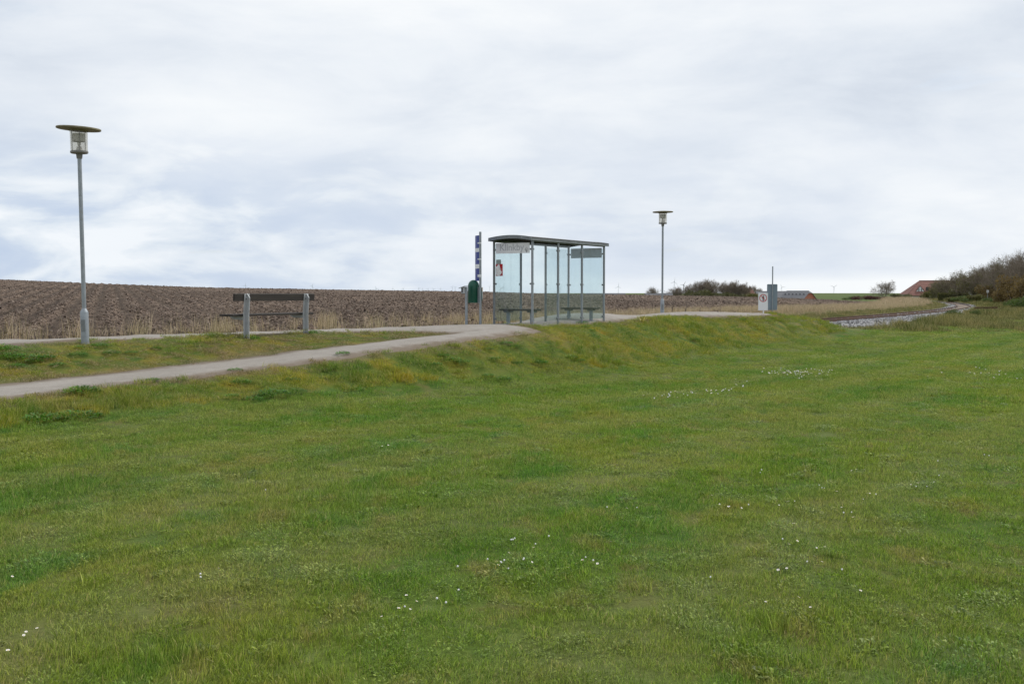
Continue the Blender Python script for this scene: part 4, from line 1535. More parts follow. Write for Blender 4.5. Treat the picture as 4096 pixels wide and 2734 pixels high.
man.v[-40:] = [(x_, y_, z_ + rc) for x_, y_, z_ in man.v[-40:]]
man.build('walking_figure', M_dark, pb)

zr_ = zg(11.70, 48.03)
bs = thing('station_sign', (11.70, 48.03, zr_), 0.03, 'grey back of a tall sign board on a steel pole', 'sign')
MB().lathe([(.027, -.3), (.027, 2.80 - zr_)], 12).build('pole', M_galv, bs, True)
b0, b1 = .84 - zr_, 2.005 - zr_
hw, rr_ = .235, .035
ol = []
for sx_, sz_, a0 in ((1, 1, 0), (-1, 1, 90), (-1, -1, 180), (1, -1, 270)):
    for k_ in range(4):
        a_ = math.radians(a0 + 30 * k_)
        ol.append((sx_ * (hw - rr_) + rr_ * math.cos(a_), (b1 - rr_ if sz_ > 0 else b0 + rr_) + rr_ * math.sin(a_)))
MB().prism(ol, .035, .047, 'y').build('board', M_signgrey, bs)
MB().box((0, .03, b1 - .06), (.43, .014, .03)).build('rail', M_signgrey, bs)
MB().box((0, .03, b0 + .06), (.43, .014, .03)).build('rail', M_signgrey, bs)

ORD = ['first', 'second', 'third', 'fourth', 'fifth', 'sixth', 'seventh', 'eighth', 'ninth', 'tenth', 'eleventh', 'twelfth', 'thirteenth', 'fourteenth', 'fifteenth', 'sixteenth',
       'seventeenth', 'eighteenth', 'nineteenth', 'twentieth', 'twenty first', 'twenty second', 'twenty third', 'twenty fourth']
WEED_SPOTS = [(-8.72, 18.27, 2), (-8.43, 17.83, 1.6), (-8.15, 17.91, 2), (-7.98, 17.83, 1.3), (-7.94, 18.11, 1.6), (-8.1, 17.42, 1), (-7.58, 17.82, 1), (-7.57, 18.61, 1.2), (-6.61, 19.81, 0.8), (-5.95, 14.75, 1.6), (-7.5, 19.38, 1.0), (-7.15, 19.03, 1.0), (-6.89, 19.27, 0.9), (-7.75, 19.11, 0.8), (-0.12, 22.95, 1.3), (0.04, 22.99, 1), (-1.18, 20.58, 1.5), (-0.98, 20.7, 1.3), (-1.43, 20.06, 1), (-1.32, 20.66, 1), (-0.36, 21.52, 1), (-0.49, 21.99, 0.8), (0.1, 22.06, 1.2), (0.58, 22.77, 1.6), (1.33, 24.32, 1.4), (1.5, 24.33, 1.1), (2.0, 30.33, 1.3), (1.93, 28.71, 1.3), (2.1, 28.3, 1.0), (-3.05, 19.19, 1), (-3.59, 15.95, 1.7), (-3.33, 16.33, 1.2), (-3.52, 17.01, 1), (-3.79, 15.56, 1.2), (-3.02, 16.49, 0.9), (-0.45, 20.51, 1), (-0.17, 20.42, 1.1), (5.73, 33.95, 1.4), (8.95, 41.75, 1.7), (9.0, 40.38, 1.3), (8.33, 39.48, 1.1), (14.7, 49.17, 1.2), (7.38, 38.71, 0.9), (13.14, 46.9, 0.9), (10.38, 44.28, 0.9), (5.38, 35.07, 0.9), (-5.93, 14.71, 1.6), (-5.5, 13.44, 2.2), (-5.43, 13.5, 1.5), (-5.78, 13.08, 1.7), (-4.16, 16.33, 1.3), (-4.43, 17.06, 0.9), (-5.35, 15.88, 0.7), (-4.1, 15.59, 1)]
DAISY_SPOTS = [(-1.64, 5.89), (-1.67, 5.75), (-1.71, 5.77), (-2.74, 5.77), (-2.23, 4.83), (-2.22, 4.79), (-2.19, 4.87), (-2.18, 4.55), (-1.33, 10.92), (-1.29, 11.0), (-1.97, 8.41), (-2.48, 7.73), (-0.4, 6.55), (-0.0, 6.63), (-0.03, 6.31), (-0.15, 6.13), (-0.09, 6.01), (-0.07, 6.07), (-0.06, 6.11), (-0.04, 6.11), (-0.03, 5.93), (-0.32, 5.97), (-0.29, 5.53), (-0.54, 5.41), (-0.38, 5.35), (-0.34, 5.27), (-0.49, 5.31), (-0.56, 5.19), (-0.53, 5.21), (-0.62, 5.07), (-0.51, 5.19), (-0.5, 4.85), (-0.26, 5.25), (0.0, 6.63), (0.02, 6.67), (0.21, 6.77), (0.14, 6.53), (0.14, 6.43), (0.09, 6.17), (0.07, 6.15), (0.1, 6.11), (0.31, 5.95), (0.41, 6.11), (0.43, 6.17), (0.46, 6.11), (0.49, 6.05), (0.39, 6.05), (0.61, 6.55), (0.91, 7.65), (0.81, 7.61), (0.69, 7.61), (1.54, 8.22), (1.51, 7.83), (1.54, 7.88), (1.58, 7.77), (1.59, 7.75), (1.66, 7.73), (1.73, 7.79), (1.79, 7.89), (1.99, 7.93), (2.07, 7.98), (2.07, 7.89), (2.09, 7.87), (2.04, 7.85), (1.95, 7.77), (2.04, 7.77), (2.46, 8.56), (2.48, 8.42), (2.49, 8.4), (2.52, 8.22), (2.19, 9.34), (2.25, 9.32), (2.15, 9.2), (3.03, 9.4), (3.07, 9.44), (3.13, 9.44), (3.98, 9.92), (3.66, 9.08), (3.43, 8.88), (3.22, 8.54), (3.29, 8.6), (3.3, 8.48), (3.31, 8.42), (3.42, 8.64), (3.47, 8.7), (3.21, 8.4), (2.72, 8.12), (2.74, 8.12), (2.62, 7.89), (2.77, 8.05), (2.79, 7.91), (2.38, 7.63), (2.49, 7.73), (2.35, 7.45), (2.36, 7.29), (2.39, 7.45), (1.88, 7.07), (1.68, 6.57), (1.68, 6.45), (1.75, 6.57), (1.92, 6.55), (1.83, 6.37), (1.89, 6.37), (1.75, 6.17), (1.67, 6.03), (1.76, 6.03), (1.49, 5.89), (1.54, 5.91), (1.82, 5.87), (1.05, 5.71), (1.07, 5.71), (1.43, 5.33), (1.46, 5.15), (1.26, 5.25), (1.79, 5.45), (4.57, 10.28), (4.59, 10.2)]

# ================================================================== weeds and daisies
M_weed = blade_mat('weed_leaves', lambda t, p: ramp(t, noise(t, p, 1.6, 3), [(.35, (.070, .165, .030)), (.6, (.10, .21, .036)), (.75, (.13, .22, .042))]), straw=(.09, .14, .035), straw_at=.9, transl=.3)
wm = [leaf_mesh('leafy_weed', 260, .26, .055, .026, M_weed, RNG, .8, .13) for _ in range(3)] + [leaf_mesh('leafy_weed', 180, .22, .075, .022, M_weed, RNG, 1.0, .10) for _ in range(2)]


def zone_word(x_, y_):
    if y_ > 17 and x_ < -6.4:
        return 'on the verge beside the leaning lamp'
    if x_ < -4.6 and y_ < 17.2:
        return 'at the foot of the path bank'
    if x_ < -2.5:
        return 'below the middle of the footpath'
    if y_ < 23.5:
        return 'on the bank below the footpath end'
    if y_ < 31:
        return 'beside the shelter on the crest'
    return 'on the bank below the platform signs'


LANDMARK = {'on the verge beside the leaning lamp': ((-7.8, 19.5), 'from the lamp'), 'at the foot of the path bank': ((-6.0, 12.5), 'from the picture edge'),
            'below the middle of the footpath': ((-4.2, 17.0), 'from the path edge'), 'on the bank below the footpath end': ((.68, 25.5), 'from the footpath end'),
            'beside the shelter on the crest': ((2.7, 31.4), 'from the far shelter post'), 'on the bank below the platform signs': ((11.7, 48.0), 'from the signs')}
rank = {}
for zw in LANDMARK:
    q = sorted((math.hypot(x_ - LANDMARK[zw][0][0], y_ - LANDMARK[zw][0][1]), i) for i, (x_, y_, s_) in enumerate(WEED_SPOTS) if zone_word(x_, y_) == zw)
    for k_, (d_, i) in enumerate(q):
        rank[i] = k_
for i, (x_, y_, s_) in enumerate(WEED_SPOTS):
    o = bpy.data.objects.new('leafy_weed', wm[i % 5])
    COL.objects.link(o)
    k_ = s_ * random.uniform(.48, .62)
    o.location = (x_, y_, zg(x_, y_) + .015)
    o.scale = (k_, k_, min(k_, 1.0) * .8)
    o.rotation_euler = (0, 0, random.random() * 6.28)
    wz = zone_word(x_, y_)
    sz_w = 'small' if s_ < 1.0 else 'broad' if s_ > 1.4 else 'low'
    tag(o, f'{sz_w} green weed {wz}, {ORD[rank[i]]} {LANDMARK[wz][1]}', 'weed', f'green weeds {wz}')

for x_, y_, lb in ((-5.22, 21.70, 'small green weed at the foot of the nearer bench leg'), (-4.36, 23.42, 'small green weed at the foot of the farther bench leg')):
    o = bpy.data.objects.new('leafy_weed', wm[4])
    COL.objects.link(o)
    o.location = (x_, y_, zg(x_, y_) + .01)
    o.scale = (.45, .45, .8)
    tag(o, lb, 'weed', 'green weeds at the bench legs')

M_petal = worn('daisy_petal', (.82, .80, .80), 0.6, 0, var=.04)
M_eye = worn('daisy_eye', (.65, .42, .03), 0.6)
M_stem = worn('daisy_stem', (.06, .12, .03), 0.6)


def daisy_mesh(open_):
    mb_ = MB()
    mb_.tube([(0, 0, -.01), (.004, 0, .03), (.002, .003, .058)], [.0011, .001, .001], 4, 2, cap=False)
    if open_:
        n_ = 11
        for k_ in range(n_):
            a_ = 2 * math.pi * k_ / n_
            c1, s1 = math.cos(a_), math.sin(a_)
            q = [(.003, -.0016, .060), (.003, .0016, .060), (.0125, .0026, .063), (.0125, -.0026, .063)]
            mb_.add([(c1 * u_ - s1 * v_, s1 * u_ + c1 * v_, z_) for u_, v_, z_ in q], [(0, 1, 2, 3)], 0)
        mb_.lathe([(.0042, .059), (.0045, .062), (.002, .0645)], 8, mi=1)
    else:
        mb_.lathe([(.002, .056), (.0075, .061), (.0085, .068), (.004, .0735)], 9, mi=0)
    return mb_.mesh('daisy', [M_petal, M_eye, M_stem])


dm_ = [daisy_mesh(True), daisy_mesh(False)]


def daisy(x_, y_, label, group, s_):
    o = bpy.data.objects.new('daisy', dm_[0] if random.random() < .6 else dm_[1])
    COL.objects.link(o)
    o.location = (x_, y_, float(lay(np.array([x_]), np.array([y_]))[0]) + .012 + max(0, .05 * (1 - s_)))
    o.scale = (s_, s_, s_)
    o.rotation_euler = (random.gauss(.25, .2), random.gauss(0, .25), random.random() * 6.28)
    return tag(o, label, 'daisy', group)


for x_, y_ in DAISY_SPOTS:
    if y_ < 5.6:
        wz = 'in the nearest part of the lawn'
    elif x_ < 0.7:
        wz = 'near the middle of the lawn'
    elif x_ < 2.15 and y_ > 7.5:
        wz = 'in the straight row across the middle of the lawn'
    elif y_ < 7.15:
        wz = 'in the loose cluster nearest the bottom of the lawn'
    elif x_ < 2.9 and y_ < 8.3:
        wz = 'in the tight cluster beyond the straight row'
    else:
        wz = 'in the open cluster beyond all others on the near lawn'
    daisy(x_, y_, f'small white daisy {wz}', f'white daisies {wz}', random.uniform(.45, .68))
for k_ in range(95):
    f_ = random.gauss(0, .5)
    daisy(6.8 + f_ * .62 + random.gauss(0, .25), 25.5 + f_ * .75 + random.gauss(0, .85), 'white daisy in the dense patch far out on the lawn', 'dense patch of white daisies', random.uniform(1.1, 1.6))
for k_ in range(50):
    f_ = random.random()
    daisy(np.interp(f_, [0, .3, .55, .8, 1], [2.38, 3.2, 3.83, 4.5, 5.3]) + random.gauss(0, .1), np.interp(f_, [0, .3, .55, .8, 1], [17.8, 19.1, 20.1, 21.2, 24.5]) + random.gauss(0, .45),
          'white daisy in the drawn out line leading to the dense patch', 'line of white daisies', random.uniform(1.0, 1.4))
for k_ in range(38):
    daisy(random.gauss(10.2, .75), random.gauss(22.8, 1.2), 'white daisy in the thin scatter on the far side of the lawn', 'scattered white daisies', random.uniform(1.0, 1.4))

# a pale yellow dried plant on the crest
M_yplant = worn('yellow_leaves', (.52, .45, .12), 0.7, var=.25)
yp = MB()
for k_ in range(16):
    a_ = random.random() * 6.28
    l_ = random.uniform(.16, .34)
    e_ = random.uniform(.5, 1.3)
    d_ = Vector((math.cos(a_) * math.cos(e_), math.sin(a_) * math.cos(e_), math.sin(e_)))
    s_ = Vector((-math.sin(a_), math.cos(a_), 0)) * .018
    yp.add([-s_ * .5, s_ * .5, d_ * l_ * .6 + s_, d_ * l_ * .6 - s_], [(0, 1, 2, 3)])
    yp.add([d_ * l_ * .6 - s_, d_ * l_ * .6 + s_, d_ * l_ + Vector((0, 0, -.03))], [(0, 1, 2)])
o = yp.build('yellow_plant', M_yplant)
o.location = (4.05, 33.1, zg(4.05, 33.1))
tag(o, 'pale yellow spiky plant on the bank between shelter and lamp', 'plant')


# ================================================================== trees
M_bark = worn('grey_bark', (.19, .165, .13), 0.9, var=.35, scale=4)
M_twig = worn('brown_twigs', (.215, .178, .135), 0.9, var=.25, scale=2)


def leaf_tint(name, stops):
    m, t, out = new_mat(name)
    p = N(t, 'ShaderNodeBsdfPrincipled')
    p.inputs['Roughness'].default_value = .6
    p.inputs['Specular IOR Level'].default_value = .25
    a_ = N(t, 'ShaderNodeAttribute', attribute_name='tint')
    c_ = ramp(t, a_.outputs['Fac'], stops)
    t.links.new(c_, p.inputs['Base Color'])
    tr = N(t, 'ShaderNodeBsdfTranslucent')
    t.links.new(c_, tr.inputs[0])
    mx = N(t, 'ShaderNodeMixShader')
    mx.inputs[0].default_value = .3
    t.links.new(p.outputs[0], mx.inputs[1])
    t.links.new(tr.outputs[0], mx.inputs[2])
    t.links.new(mx.outputs[0], out.inputs[0])
    return m


M_leaf_olive = leaf_tint('olive_buds', [(0, (.085, .095, .026)), (.5, (.135, .135, .036)), (1, (.19, .175, .052))])
M_leaf_gold = leaf_tint('golden_leaves', [(0, (.13, .092, .036)), (.5, (.185, .132, .048)), (1, (.24, .175, .066))])
M_leaf_dark = leaf_tint('dark_leaves', [(0, (.075, .086, .036)), (.5, (.112, .116, .048)), (1, (.155, .15, .064))])
M_leaf_green = leaf_tint('fresh_leaves', [(0, (.055, .098, .022)), (.5, (.085, .135, .028)), (1, (.130, .165, .040))])
M_leaf_red = leaf_tint('red_leaves', [(0, (.065, .026, .024)), (1, (.130, .055, .042))])


class Tree:
    """branching skeleton -> trunk mesh, twig mesh and, if leafy, leaf cards"""

    def __init__(s, rng, h, spread, lean=(0, 0), levels=4, leaves=0, leaf_size=.16, multi=1, low=.25, rmin=.011):
        s.rmin = rmin
        s.rng, s.wood, s.twig, s.tips = rng, MB(), MB(), []
        for k in range(multi):
            d = Vector((lean[0] + rng.normal(0, .10 + .12 * (multi > 1)), lean[1] + rng.normal(0, .10 + .12 * (multi > 1)), 1)).normalized()
            p = Vector((rng.normal(0, .12) * (multi > 1), rng.normal(0, .12) * (multi > 1), -.25))
            s.grow(p, d, h * .62, h * .022 / math.sqrt(multi), 0, levels, spread, lean, low)
        s.leaf = ([], [], [])
        for i in range(leaves):
            q = s.tips[int(rng.integers(len(s.tips)))]
            c = q + Vector(rng.normal(0, .16, 3))
            s.card(c, leaf_size * rng.uniform(.6, 1.3))

    def card(s, c, w_):
        V, F_, T = s.leaf
        a_ = Vector(s.rng.normal(0, 1, 3)).normalized()
        b_ = a_.orthogonal().normalized()
        b_ = (Matrix.Rotation(s.rng.random() * 6.28, 3, a_) @ b_) * w_ * .5
        c2 = a_.cross(b_) * .6
        o = len(V)
        V += [c - b_, c + c2, c + b_, c - c2]
        F_.append((o, o + 1, o + 2, o + 3))
        tt = s.rng.random()
        T += [tt] * 4

    def grow(s, p, d, L_, r, lev, levels, spread, lean, low):
        rng = s.rng
        seg = 4 if lev == 0 else 3 if lev < 3 else 2
        pts, rad_, dirs = [p], [r], [d]
        for i in range(seg):
            d = (d + Vector(rng.normal(0, .13 + .05 * lev, 3)) + Vector((lean[0] * .05, lean[1] * .05, .05 if lev else .0))).normalized()
            p = p + d * (L_ / seg)
            pts.append(p)
            rad_.append(r * (1 - .55 * (i + 1) / seg) if lev < levels else r * (1 - .7 * (i + 1) / seg))
            dirs.append(d)
        (s.wood if lev < 2 else s.twig).tube(pts, rad_, 6 if lev == 0 else 4 if lev < 2 else 3, cap=False)
        if lev >= levels:
            s.tips += pts[1:]
            return
        nc = [8, 6, 6, 5][min(lev, 3)] + int(rng.integers(0, 2))
        for i in range(nc):
            f = low + (1 - low) * (i + rng.random() * .8) / nc if lev == 0 else .2 + .8 * (i + rng.random()) / nc
            f = min(f, .99)
            k = int(f * seg)
            q = pts[k].lerp(pts[k + 1], f * seg - k)
            az_ = i * 2.4 + rng.random() * 1.2
            base = dirs[k + 1]
            o1 = base.orthogonal().normalized()
            side = Matrix.Rotation(az_, 3, base) @ o1
            op = rng.uniform(.45, .95) * spread
            nd = (base * math.cos(op) + side * math.sin(op) + Vector((lean[0] * .3, lean[1] * .3, .12))).normalized()
            s.grow(q, nd, L_ * rng.uniform(.48, .72) * (1.0 if lev else (1.05 - .35 * f)), max(rad_[k] * rng.uniform(.42, .6), s.rmin), lev + 1, levels, spread, lean, low)

    def meshes(s, leafmat, twigmat):
        w_ = s.wood.mesh('trunk', M_bark, False)
        t_ = s.twig.mesh('twigs', twigmat, False)
        l_ = None
        if s.leaf[0]:
            l_ = bpy.data.meshes.new('foliage')
            l_.from_pydata(s.leaf[0], [], s.leaf[1])
            l_.materials.append(leafmat)
            a_ = l_.attributes.new('tint', 'FLOAT', 'POINT')
            a_.data.foreach_set('value', np.asarray(s.leaf[2], np.float32))
        return w_, t_, l_


TR = np.random.default_rng(5)
KIND = {}
for key, kw, lm_ in (
        ('bare', dict(h=6.0, spread=.85, levels=4), None),
        ('bare2', dict(h=6.0, spread=.75, levels=4, multi=2, low=.15), None),
        ('windswept', dict(h=5.2, spread=1.05, levels=4, lean=(.22, .05), multi=2, low=.2), None),
        ('olive', dict(h=5.0, spread=.95, levels=4, leaves=4200, leaf_size=.17, multi=2, low=.1), M_leaf_olive),
        ('budding', dict(h=5.8, spread=.85, levels=4, leaves=1300, leaf_size=.15, multi=2, low=.15), M_leaf_olive),
        ('far', dict(h=6.0, spread=.95, levels=4, multi=2, low=.12, rmin=.015), None),
        ('far2', dict(h=6.0, spread=.85, levels=4, multi=1, low=.25, rmin=.016), None)):
    KIND[key] = Tree(TR, **kw).meshes(lm_, M_twig)
print('tree tris', {k_: sum(len(m_.polygons) for m_ in v if m_) for k_, v in KIND.items()})


def plant_tree(kind, x_, y_, h, label, group, wide=1.0, rot=None):
    w_, t_, l_ = KIND[kind]
    r = thing('tree', (x_, y_, zg(x_, y_)), random.random() * 6.28 if rot is None else rot, label, 'tree', group)
    zs = max(v.co.z for v in t_.vertices)
    r.scale = (h / zs * wide, h / zs * wide, h / zs)
    for n_, m_ in (('trunk', w_), ('crown', t_), ('foliage', l_)):
        if m_ is None:
            continue
        o = bpy.data.objects.new(n_, m_)
        COL.objects.link(o)
        o.parent = r
    return r


def shrub_mesh(rng, mat, nl, leaf, rx=1.0, rz=.8, lumps=7):
    """a bush: leaf cards through several uneven lobes, on bare stems"""
    t_ = Tree.__new__(Tree)
    t_.rng, t_.leaf = rng, ([], [], [])
    cs_ = [(Vector((rng.normal(0, .45) * rx, rng.normal(0, .45) * rx, rng.uniform(.2, .75) * rz)), rng.uniform(.28, .5)) for _ in range(lumps)]
    for i in range(nl):
        c_, r_ = cs_[int(rng.integers(lumps))]
        d = Vector(rng.normal(0, 1, 3)).normalized() * r_ * rng.random() ** .45
        q = c_ + Vector((d.x * 1.15 * rx, d.y * 1.15 * rx, d.z * rz))
        q.z = max(q.z, .02)
        t_.card(q, leaf * rng.uniform(.6, 1.4))
    me = bpy.data.meshes.new('foliage')
    me.from_pydata(t_.leaf[0], [], t_.leaf[1])
    me.materials.append(mat)
    a_ = me.attributes.new('tint', 'FLOAT', 'POINT')
    a_.data.foreach_set('value', np.asarray(t_.leaf[2], np.float32))
    st = MB()
    for c_, r_ in cs_:
        st.tube([(c_.x * .2, c_.y * .2, -.1), (c_.x * .6, c_.y * .6, c_.z * .5), tuple(c_)], [.03, .022, .012], 4, cap=False)
        for k_ in range(6):
            d = Vector(rng.normal(0, 1, 3)).normalized()
            d.z = abs(d.z)
            st.tube([tuple(c_), tuple(c_ + d * r_ * 1.25)], [.010, .004], 3, cap=False)
    return me, st.mesh('stems', M_twig)


SHRUB = {'gold': shrub_mesh(TR, M_leaf_gold, 3600, .085, 1.0, 1.0, 9), 'green': shrub_mesh(TR, M_leaf_green, 2600, .10, 1.1, .8), 'dark': shrub_mesh(TR, M_leaf_dark, 2600, .11, 1.1, .85),
         'red': shrub_mesh(TR, M_leaf_red, 1800, .12, 1.2, .7), 'olive': shrub_mesh(TR, M_leaf_olive, 2400, .11, 1.1, .9)}


def plant_shrub(kind, x_, y_, w_, h, label, group=None, z_=None):
    f_, s_ = SHRUB[kind]
    r = thing('shrub', (x_, y_, zg(x_, y_) if z_ is None else z_), random.random() * 6.28, label, 'shrub', group)
    r.scale = (w_ / 2.4, w_ / 2.4, h / 1.15)
    for n_, m_ in (('foliage', f_), ('stems', s_)):
        o = bpy.data.objects.new(n_, m_)
        COL.objects.link(o)
        o.parent = r
    return r


# (tangent of the bearing from due north, distance north, height)
WOOD = [(.398, 228, 4.4, 'olive'), (.404, 222, 4.7, 'olive'), (.411, 214, 5.2, 'budding'), (.418, 206, 5.4, 'bare2'),
        (.425, 197, 5.7, 'budding'), (.432, 190, 5.8, 'olive'), (.440, 182, 6.3, 'bare2'), (.447, 174, 6.3, 'budding'), (.454, 167, 6.6, 'bare'), (.461, 159, 6.6, 'bare2'), (.468, 152, 6.7, 'budding'),
        (.474, 145, 6.9, 'bare'), (.481, 138, 6.9, 'bare2'), (.487, 131, 6.9, 'budding'), (.494, 125, 7.0, 'bare2'), (.502, 119, 7.0, 'bare'), (.512, 113, 7.0, 'budding'), (.524, 107, 7.0, 'bare2')]
for i, (b_, y_, h, kd) in enumerate(WOOD):
    look = {'olive': 'olive budding', 'budding': 'half bare budding', 'bare': 'bare brown', 'bare2': 'bare many stemmed'}[kd]
    plant_tree(kd, b_ * y_, y_, h * random.uniform(.97, 1.05), f'{look} tree, {ORD[i]} from the red roofed house in the railway hedgerow', 'hedgerow trees beside the railway', random.uniform(.9, 1.1))
for i, (b_, y_, h, kd) in enumerate([(.44, 205, 6.0, 'bare'), (.455, 190, 6.6, 'bare2'), (.467, 178, 6.8, 'bare'), (.478, 166, 7.0, 'bare2'), (.489, 155, 7.2, 'bare'), (.50, 146, 7.2, 'bare2'), (.512, 138, 7.4, 'bare')]):
    plant_tree(kd, b_ * y_, y_, h, f'taller bare tree, {ORD[i]} from the house in the back row of the hedgerow', 'back row trees beside the railway')
for i, (kd, b_, y_, w_, h, lb) in enumerate([
        ('gold', .462, 128, 4.2, 2.6, 'golden brown bush below the bare trees, beside the speed post'),
        ('gold', .474, 118, 5.0, 3.6, 'broad golden brown bush between two others in front of the trees'),
        ('gold', .487, 112, 5.4, 4.2, 'tallest golden brown bush, at the outer end of the hedgerow'),
        ('green', .470, 106, 3.6, 1.4, 'low bright green bush in front of the golden bushes'),
        ('green', .486, 104, 3.6, 1.7, 'higher bright green bush at the outer end of the hedgerow'),
        ('olive', .415, 178, 4.2, 1.3, 'low olive bush between the clipped hedge and the track'),
        ('olive', .428, 166, 4.4, 1.4, 'low olive bush below the hedgerow, nearer than the clipped hedge'),
        ('olive', .438, 152, 4.2, 1.3, 'low olive bush just behind the speed post'),
        ('green', .449, 140, 3.8, 1.1, 'low green bush just in front of the speed post'),
        ('green', .424, 172, 3.8, 1.2, 'low fresh green bush in the gap beside the clipped hedge'),
        ('green', .433, 160, 3.8, 1.3, 'low fresh green bush halfway between clipped hedge and speed post'),
        ('green', .456, 133, 3.8, 1.3, 'low fresh green bush between the speed post and the golden bushes'),
        ('gold', .447, 160, 4.4, 2.6, 'golden brown bush half hidden behind the speed post'),
        ('dark', .436, 192, 5.0, 3.6, 'dark bush under the bare trees behind the speed post'),
        ('dark', .450, 172, 5.0, 3.8, 'dark bush under the bare trees, in the middle of the hedgerow'),
        ('dark', .464, 154, 4.8, 3.8, 'dark bush under the bare trees behind the golden bushes'),
        ('dark', .421, 208, 5.0, 3.2, 'dark bush behind the clipped hedge'),
        ('dark', .400, 232, 5.2, 2.6, 'dark bush between the red roofed house and the clipped hedge'),
        ('olive', .389, 240, 3.6, 2.3, 'olive bush hiding the end of the red roofed house'),
        ('olive', .396, 236, 4.2, 3.0, 'taller olive bush next to the red roofed house'),
        ('red', .330, 236, 5.0, 1.5, 'low dark red bush near the lone windswept tree'),
        ('red', .342, 238, 5.4, 1.2, 'low red brown bush right below the lone windswept tree'),
        ('green', .319, 240, 4.0, 1.1, 'low green bush at the edge of the far green field'),
        ('dark', .360, 246, 5.0, 1.7, 'dark bush in front of the red roofed house'),
        ('dark', .369, 250, 5.0, 1.6, 'dark bush below the dormer of the red roofed house')]):
    plant_shrub(kd, b_ * y_, y_, w_, h, lb, 'bushes beside the railway')
# clipped hedge
hb = MB()
hx, hy, hn = .413 * 196, 196.0, 5.0
he = thing('hedge', (hx, hy, zg(hx, hy)), -.25, 'low clipped hedge with a flat top beside the track', 'hedge')
tt_ = Tree.__new__(Tree)
tt_.rng, tt_.leaf = TR, ([], [], [])
for k_ in range(4200):
    q = Vector((TR.uniform(-2.6, 2.6), TR.uniform(-.45, .45), TR.uniform(0, 1.25)))
    if TR.random() < .75:
        ax_ = int(TR.integers(3))
        if ax_ == 0:
            q.z = 1.25 + TR.normal(0, .025)
        elif ax_ == 1:
            q.y = -.45 + TR.normal(0, .03)
        else:
            q.x = math.copysign(2.6, q.x) + TR.normal(0, .03)
    tt_.card(q, .12 * TR.uniform(.6, 1.3))
me = bpy.data.meshes.new('foliage')
me.from_pydata(tt_.leaf[0], [], tt_.leaf[1])
me.materials.append(M_leaf_olive)
a_ = me.attributes.new('tint', 'FLOAT', 'POINT')
a_.data.foreach_set('value', np.asarray(tt_.leaf[2], np.float32))
o = bpy.data.objects.new('foliage', me)
COL.objects.link(o)
o.parent = he
MB().box((0, 0, .55), (5.0, .6, 1.1)).build('branches', M_leaf_dark, he)

plant_tree('windswept', .3485 * 250, 250, 4.7, 'lone bare windswept tree beside the far green field', None, 1.35, rot=.2)

# trees of the farm beyond the ploughed field
FARM = [(.1334, 520, 8.6, 'far2'), (.1500, 505, 8.0, 'far'), (.1550, 508, 8.6, 'far2'), (.1635, 500, 9.6, 'far2'), (.1715, 498, 10.8, 'far'), (.1785, 500, 11.8, 'far'), (.1840, 502, 12.2, 'far2'), (.1897, 500, 11.6, 'far'),
        (.1975, 505, 11.2, 'far2'), (.2025, 500, 11.4, 'far2'), (.2068, 503, 11.0, 'far'), (.2128, 500, 10.4, 'far2'), (.2170, 505, 9.6, 'far'), (.2215, 720, 11.0, 'far2'), (.2304, 700, 9.0, 'far')]
for i, (b_, y_, h, kd) in enumerate(FARM):
    plant_tree(kd, b_ * y_, y_, h, f'bare farm tree beyond the ploughed field, {ORD[i]} counted from the shelter side', 'bare trees of the farm beyond the field', random.uniform(1.0, 1.25))
for i, (b_, w_, h, kd) in enumerate([(.1525, 9, 5.6, 'dark'), (.1635, 12, 6.6, 'dark'), (.1705, 13, 7.8, 'dark'), (.1775, 14, 8.4, 'dark'), (.1845, 14, 7.6, 'dark'), (.1915, 12, 6.4, 'dark'), (.1975, 13, 6.6, 'dark'),
                                    (.2035, 12, 6.6, 'dark'), (.2085, 11, 6.2, 'dark'), (.2260, 12, 5.8, 'olive')]):
    plant_shrub(kd, b_ * 490, 490, w_, h, f'dark evergreen thicket below the farm trees, {ORD[i]} from the shelter side', 'thickets below the farm trees')
plant_shrub('olive', .0255 * 320, 320, 3.6, 3.0, 'small green bush on the skyline seen through the shelter glass')
plant_shrub('dark', .2515 * 300, 300, 3.2, 1.9, 'small dark bush in front of the grey barn')


# ================================================================== buildings
M_tile = worn('red_roof_tiles', (.205, .095, .075), 0.8, var=.22, scale=1.5, dirt=(.16, .085, .065))
M_redbrick = worn('red_brick', (.36, .13, .08), 0.85, var=.2, scale=2)
M_eternit = worn('grey_roof_sheets', (.165, .165, .175), 0.85, var=.15, scale=.6, dirt=(.13, .13, .13))
M_brownroof = worn('brown_roof', (.16, .088, .070), 0.85, var=.2, scale=1)
M_wallw = worn('pale_wall', (.55, .54, .50), 0.85, var=.08, scale=1)
M_window = worn('window_glass', (.03, .035, .04), 0.15, 0, var=.2, scale=1)


